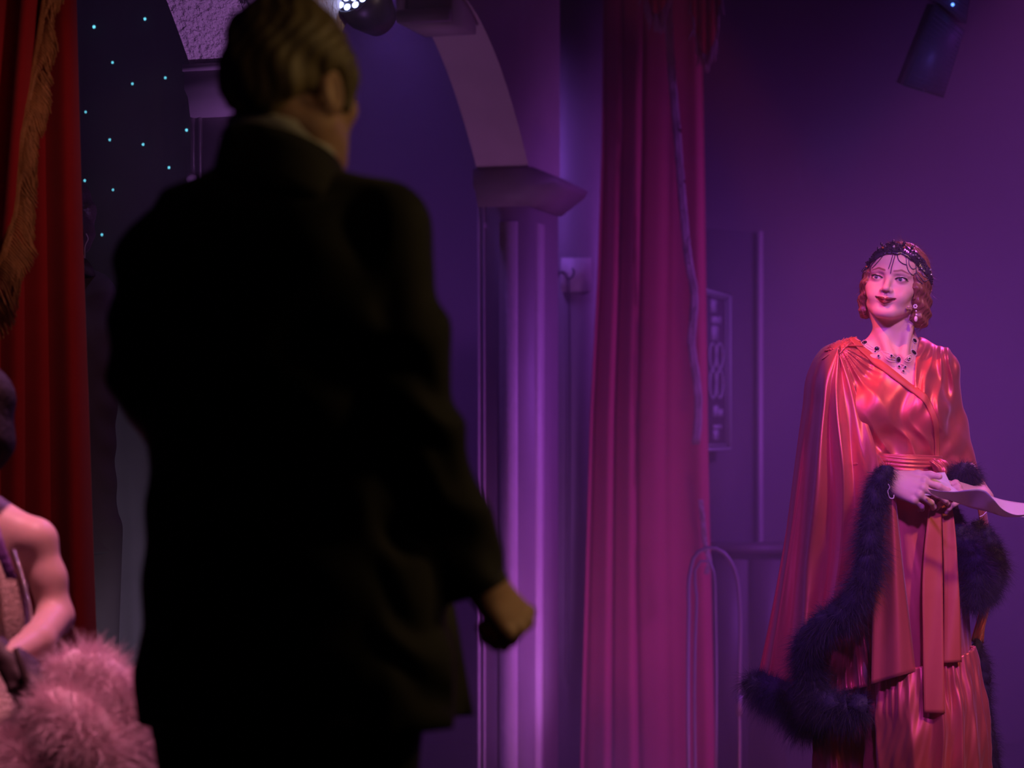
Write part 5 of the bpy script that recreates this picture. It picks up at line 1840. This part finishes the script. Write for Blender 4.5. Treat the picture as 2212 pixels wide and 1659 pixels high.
def neck_ring(rx, ry, zoff, h, lean):
    P = np.zeros((64, 5, 3))
    c = Mn(610, 320, 0.018)
    for i, a in enumerate(th[:-1]):
        for j in range(5):
            g = j / 4
            x, y = rx * math.cos(a) * (1 + lean * g), ry * math.sin(a) * (1 + lean * g)
            P[i, j] = c + [x, y, zoff - 0.26 * x - 0.30 * y * 1.0 - h * g]
    return P[:-1]


sheet('shirt_collar', neck_ring(0.081, 0.083, 0.014, 0.055, 0.05), 0.004, M_SHIRT, man, True)
sheet('jacket_collar', neck_ring(0.087, 0.090, -0.008, 0.095, 0.24), 0.008, M_SUIT, man, True)
cf = Mn(1042, 1262, 0.01)
ax_ = np.array([0.42, 0.10, -0.90]); ax_ /= np.linalg.norm(ax_)
MB().tube([cf - ax_ * 0.03, cf, cf + ax_ * 0.008], [0.038, 0.039, 0.038], 20).build('shirt_cuff', mat('dark_cuff', (0.05, 0.045, 0.04), 0.8), man, True)
# trousers and shoes
f = Field((-0.62, 3.22, 0.02), (0.0, 3.70, 1.0), 0.008)
xl, xr, xm = Mn(472, 0)[0], Mn(768, 0)[0], Mn(615, 0)[0]
f.ecyl([0.98, 0.86, 0.72], [xm] * 3, [3.46] * 3, [0.19, 0.20, 0.205], [0.12, 0.13, 0.13], k=0.04)
for x in (xl, xr):
    f.cap((x, 3.46, 0.78), (x, 3.46, 0.45), 0.108, 0.080, k=0.05)
    f.cap((x, 3.46, 0.45), (x, 3.48, 0.07), 0.078, 0.068, k=0.02)
f.shift(lambda X, Y, Z: 0.004 * np.sin(40 * Z + 20 * X) * np.sin(30 * X + 4))
v_, q_ = f.mesh()
link('trousers', raw_mesh('trousers', v_, q_), man, M_SUIT, True)
for x in (xl, xr):
    f = Field((x - 0.08, 3.36, -0.005), (x + 0.08, 3.76, 0.13), 0.005)
    f.cap((x, 3.43, 0.040), (x + 0.02, 3.66, 0.034), 0.040, 0.036, k=0.02)
    f.ell((x, 3.47, 0.06), (0.042, 0.06, 0.05), k=0.02)
    f.cut(lambda X, Y, Z: Z - 0.001 + 0 * X + 0 * Y, 0.002)
    v_, q_ = f.mesh()
    link('shoe', raw_mesh('shoe', v_, q_), man, mat('black_shoe', (0.02, 0.02, 0.02), 0.3), True)

# ------------------------------------------------------------------ the man far behind, half hidden by the curtain
YBM = 6.4
S_B = FPX / YBM


def Bn(px, py, dy=0.0):
    return np.array(at(px, py, YBM + dy))


BR = rotm(z=204)
BT = Bn(128, 486)
f = Field(BT - [0.15, 0.16, 0.24], BT + [0.15, 0.16, 0.17], 0.004)
head_male(f, BR, BT)
f.cap(BT + [0, -0.02, -0.07], Bn(125, 590, 0.0), 0.058, 0.062, k=0.025)
v1, q1 = f.mesh()
f = Field((-1.60, 6.18, 0.0), (-1.02, 6.66, 1.60), 0.012)
xb = Bn(120, 0)[0]
f.ecyl([1.56, 1.3, 1.0, 0.85], [xb] * 4, [6.4] * 4, [0.10, 0.13, 0.13, 0.13], [0.08, 0.09, 0.09, 0.09], k=0.03)
for dx in (-0.09, 0.09):
    f.cap((xb + dx, 6.4, 0.9), (xb + dx, 6.42, 0.09), 0.08, 0.045, k=0.03)
    f.cap((xb + dx, 6.38, 0.035), (xb + dx, 6.56, 0.033), 0.035, 0.032, k=0.02)
f.chain([Bn(205, 640, 0.0), Bn(200, 770, 0.02), Bn(170, 840, 0.16)], [0.045, 0.040, 0.032], k=0.02)
v2, q2 = f.mesh()
hb = Bn(120, 850, 0.19)
f = Field(hb - [0.12, 0.06, 0.10], hb + [0.10, 0.20, 0.10], 0.0035)
hand(f, hb, axes((-0.5, 0.85, 0.0), (0.8, 0.5, 0.2)), [(30, 35, 20)] * 4, (20, 5, 10), 0.95)
v3, q3 = f.mesh()
V, Q, C = join([(v1, q1, SKIN_M), (v2, q2, SKIN_M), (v3, q3, SKIN_M)])
bman = link('person', raw_mesh('person', V, Q, C), None, M_SKIN, True)
tag(bman, 'person in a grey jacket half hidden behind the red velvet house curtain', 'person')
f = Field(BT - [0.15, 0.16, 0.14], BT + [0.15, 0.16, 0.18], 0.0045)
f.frame(BR, BT)
f.ell((0, 0.024, 0.044), (0.088, 0.107, 0.094), k=0.01)
f.ell((0, 0.080, -0.030), (0.074, 0.036, 0.062), k=0.03)
f.ell((-0.06, 0.03, -0.02), (0.032, 0.06, 0.06), k=0.02)
f.ell((0, -0.125, -0.028), (0.085, 0.085, 0.095), k=0.015, op='s')
f.frame()
f.shift(lambda X, Y, Z: -0.004 * np.sin(120 * (X - BT[0]) + 2 * np.sin(50 * (Z - BT[2]))) - 0.003 * np.sin(90 * (Z - BT[2]) + 100 * (X - BT[0])))
v_, q_ = f.mesh()
link('hair', raw_mesh('hair', v_, q_), bman, mat('dark_brown_hair', (0.06, 0.045, 0.035), 0.5, var=0.5, vscale=60, bump=0.7, bscale=90), True)
M_GREYSUIT = mat('charcoal_wool', (0.075, 0.070, 0.075), 0.8, var=0.15, spec=0.2)
f = Field((-1.66, 6.14, 0.74), (-0.98, 6.72, 1.66), 0.007)
f.ecyl([1.50, 1.42, 1.25, 1.05, 0.80], [xb] * 5, [6.4] * 5, [0.13, 0.17, 0.17, 0.165, 0.18], [0.09, 0.12, 0.125, 0.12, 0.13], k=0.03)
f.cap(Bn(130, 605, 0), Bn(200, 632, 0.0), 0.060, 0.052, k=0.04)
f.cap(Bn(110, 605, 0), Bn(-10, 640, 0.0), 0.060, 0.052, k=0.04)
f.chain([Bn(203, 632, 0), Bn(202, 765, 0.01), Bn(150, 842, 0.15)], [0.052, 0.047, 0.042], k=0.03)
f.cap(Bn(-15, 640, 0), Bn(-10, 850, 0.01), 0.055, 0.046, k=0.03)
f.cap(Bn(122, 520, 0.0), Bn(122, 580, 0.0), 0.068, 0.062, k=0.01, op='s')
f.shift(lambda X, Y, Z: -0.002 * np.sin(60 * Z + 30 * X) * np.sin(45 * X + 1))
v_, q_ = f.mesh()
link('jacket', raw_mesh('jacket', v_, q_), bman, M_GREYSUIT, True)


def ringc(c, rx, ry, z0, h, lean, k=40):
    t = np.linspace(0, 2 * np.pi, k, endpoint=False)
    P = np.zeros((k, 4, 3))
    for i, a in enumerate(t):
        for j in range(4):
            g = j / 3
            P[i, j] = c + [rx * math.cos(a) * (1 + lean * g), ry * math.sin(a) * (1 + lean * g), z0 - 0.2 * ry * math.sin(a) - h * g]
    return P


sheet('shirt_collar', ringc(Bn(124, 562, 0), 0.074, 0.072, 0.012, 0.04, 0.05), 0.004, M_SHIRT, bman, True)
sheet('jacket_collar', ringc(Bn(124, 568, 0), 0.082, 0.080, 0.004, 0.05, 0.42), 0.007, M_GREYSUIT, bman, True)
f = Field((-1.62, 6.18, 0.03), (-1.0, 6.68, 0.95), 0.012)
for dx in (-0.09, 0.09):
    f.cap((xb + dx, 6.4, 0.86), (xb + dx, 6.42, 0.08), 0.095, 0.065, k=0.03)
v_, q_ = f.mesh()
link('trousers', raw_mesh('trousers', v_, q_), bman, M_GREYSUIT, True)
MB().tube(path([Bn(186, 505, -0.10), Bn(190, 515, -0.09), Bn(184, 530, -0.085), Bn(183, 556, -0.085)], 16), 0.0018, 6).build('earpiece_cord', mat('clear_cord', (0.6, 0.55, 0.5), 0.3), bman, True)

# ------------------------------------------------------------------ the woman at the left edge with the feather fan
YL = 4.6
S_L = FPX / YL


def Ln(px, py, dy=0.0):
    return np.array(at(px, py, YL + dy))


SKIN_L = np.array([0.66, 0.44, 0.38])
LR_ = rotm(z=-85) @ rotm(x=6)
LT_ = Ln(-98, 915)
f = Field(LT_ - [0.14, 0.16, 0.20], LT_ + [0.14, 0.16, 0.15], 0.004)
head_female(f, LR_, LT_)
f.cap(LT_ + LR_ @ np.array([0, 0.02, -0.07]), Ln(-56, 1105, 0.03), 0.048, 0.050, k=0.02)
v1, q1 = f.mesh()
f = Field((-1.26, 4.30, 0.45), (-0.84, 4.84, 1.06), 0.0045)
f.cap(Ln(-58, 1105, 0.03), Ln(70, 1162, 0.01), 0.038, 0.038, k=0.04)
f.cap(Ln(-58, 1105, 0.03), Ln(-185, 1150, 0.04), 0.040, 0.040, k=0.04)
f.ell(Ln(-55, 1230, 0.03), (0.110, 0.085, 0.14), k=0.05)
f.ell(Ln(-55, 1420, 0.03), (0.105, 0.085, 0.14), k=0.05)
f.ell(Ln(78, 1168, 0.01), (0.034, 0.034, 0.036), k=0.03)
f.chain([Ln(84, 1172, 0.005), Ln(104, 1250, 0.0), Ln(120, 1335, -0.01)], [0.034, 0.034, 0.034], k=0.02)
f.chain([Ln(120, 1332, -0.01), Ln(80, 1385, -0.14), Ln(22, 1418, -0.24)], [0.036, 0.033, 0.024], k=0.014)
f.chain([Ln(-190, 1140, 0.04), Ln(-200, 1330, 0.02)], [0.040, 0.036], k=0.03)
v2, q2 = f.mesh()
V, Q, C = join([(v1, q1, SKIN_L), (v2, q2, SKIN_L)])
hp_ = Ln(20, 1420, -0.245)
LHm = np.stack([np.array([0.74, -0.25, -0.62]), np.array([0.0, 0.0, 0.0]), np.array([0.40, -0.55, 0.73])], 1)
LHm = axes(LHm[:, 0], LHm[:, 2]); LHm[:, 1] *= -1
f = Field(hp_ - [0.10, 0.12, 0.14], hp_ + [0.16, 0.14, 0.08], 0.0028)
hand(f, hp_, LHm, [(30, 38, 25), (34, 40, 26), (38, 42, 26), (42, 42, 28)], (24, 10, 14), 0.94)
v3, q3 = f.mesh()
lady = link('person', raw_mesh('person', *join([(V, Q, C), (v3, q3, SKIN_L)])), None, M_SKIN, True)
tag(lady, 'person in a pale sleeveless beaded dress at the left edge, holding a feather fan', 'person')
link('hand_cover', raw_mesh('hand_cover', *(lambda a: (a[0], a[1]))((v3 + (v3 - v3.mean(0)) * 0.035, q3))), lady, mat('dark_hand_cover', (0.035, 0.016, 0.018), 0.6, var=0.4, vscale=150), True)  # dark shell, slightly larger than the hand
f = Field(LT_ - [0.15, 0.16, 0.18], LT_ + [0.15, 0.18, 0.15], 0.005)
f.frame(LR_, LT_)
f.ell((0, 0.022, 0.040), (0.086, 0.102, 0.086), k=0.01)
f.ell((0, 0.055, -0.035), (0.084, 0.060, 0.070), k=0.03)
f.ell((0, -0.125, -0.050), (0.066, 0.100, 0.100), k=0.012, op='s')
f.frame()
f.shift(lambda X, Y, Z: -0.0015 * np.sin(60 * (Z - LT_[2]) + 90 * (X - LT_[0])))
v_, q_ = f.mesh()
link('hair', raw_mesh('hair', v_, q_), lady, mat('black_hair', (0.015, 0.012, 0.014), 0.7, var=0.4, bump=0.8, bscale=70, spec=0.2), True)
# eyes
for s in (-1, 1):
    MB().ball(LT_ + LR_ @ np.array([s * 0.0315, -0.0735, 0]), 0.0122, 16, 11).build('eye', mat('plain_eye', (0.5, 0.45, 0.45), 0.1), lady, True)
M_BEAD = mat('beaded_net', (0.62, 0.50, 0.42), 0.35, var=0.55, vscale=110, bump=1.0, bscale=170, spec=0.7)
f = Field((-1.28, 4.34, 0.0), (-0.86, 5.00, 1.03), 0.0055)
zl = lambda py: CAMH - (py - HY) / S_L
f.ecyl([zl(p) for p in (1185, 1260, 1350, 1430, 1560, 1750)] + [0.01], [(c - CX) / S_L for c in (-55, -54, -52, -54, -52, -55, -60)], [4.62] * 6 + [4.66], [w / S_L for w in (88, 104, 114, 112, 150, 165, 190)], [0.085, 0.098, 0.098, 0.10, 0.14, 0.18, 0.22], k=0.02)
f.shift(lambda X, Y, Z: -0.008 * smooth(0.62, 0.4, Z) * np.sin(70 * X + 20 * Y))
v_, q_ = f.mesh()
link('dress', raw_mesh('dress', v_, q_), lady, M_BEAD, True)
for k, (a, b, c, w) in enumerate((((-20, 1110), (0, 1180), (25, 1250), 0.020), ((-95, 1110), (-110, 1190), (-125, 1250), 0.018))):
    pp = path([Ln(*a, -0.045), Ln(*b, -0.075), Ln(*c, -0.075)], 24)
    sheet('strap', ribbon(pp, w, 4, ripple=0.002), 0.004, mat('violet_strap', (0.20, 0.08, 0.32), 0.5), lady)
m_ = MB()
for p in path([Ln(30, 1190, -0.085), Ln(52, 1260, -0.10), Ln(66, 1330, -0.105), Ln(64, 1375, -0.105), Ln(52, 1420, -0.10)], 46):
    m_.ball(p, 0.0036, 8, 6)
m_.build('bead_string', mat('clear_bead'), lady, True)

fan = thing('feather_fan', (0, 0, 0), 'fluffy pale pink feather fan at the lower left corner', 'fan')
M_PINKF = mat('pale_pink_marabou', (0.88, 0.68, 0.74), 0.7, var=0.12, spec=0.2, sheen=0.2)
MB().tube([Ln(36, 1400, -0.30), Ln(70, 1520, -0.28), Ln(120, 1640, -0.26)], 0.008, 8).build('handle', mat('dark_fan_handle', (0.05, 0.03, 0.03), 0.4), fan, True)
feather('plume', [Ln(125, 1470, -0.24), Ln(175, 1450, -0.24), Ln(235, 1490, -0.24), Ln(275, 1560, -0.24), Ln(285, 1680, -0.24)], [0.050, 0.068, 0.070, 0.064, 0.062], 14000, 1.0, 201, fan, M_PINKF, 0.1, 0.6, 0.0016)
feather('plume', [Ln(85, 1520, -0.25), Ln(140, 1540, -0.30), Ln(200, 1600, -0.31), Ln(220, 1720, -0.30)], [0.045, 0.075, 0.085, 0.09], 13000, 1.0, 203, fan, M_PINKF, 0.1, 0.6, 0.0016)
feather('plume', [Ln(40, 1580, -0.25), Ln(60, 1640, -0.27), Ln(120, 1720, -0.28)], [0.050, 0.080, 0.09], 9000, 1.0, 205, fan, M_PINKF, 0.1, 0.6, 0.0016)
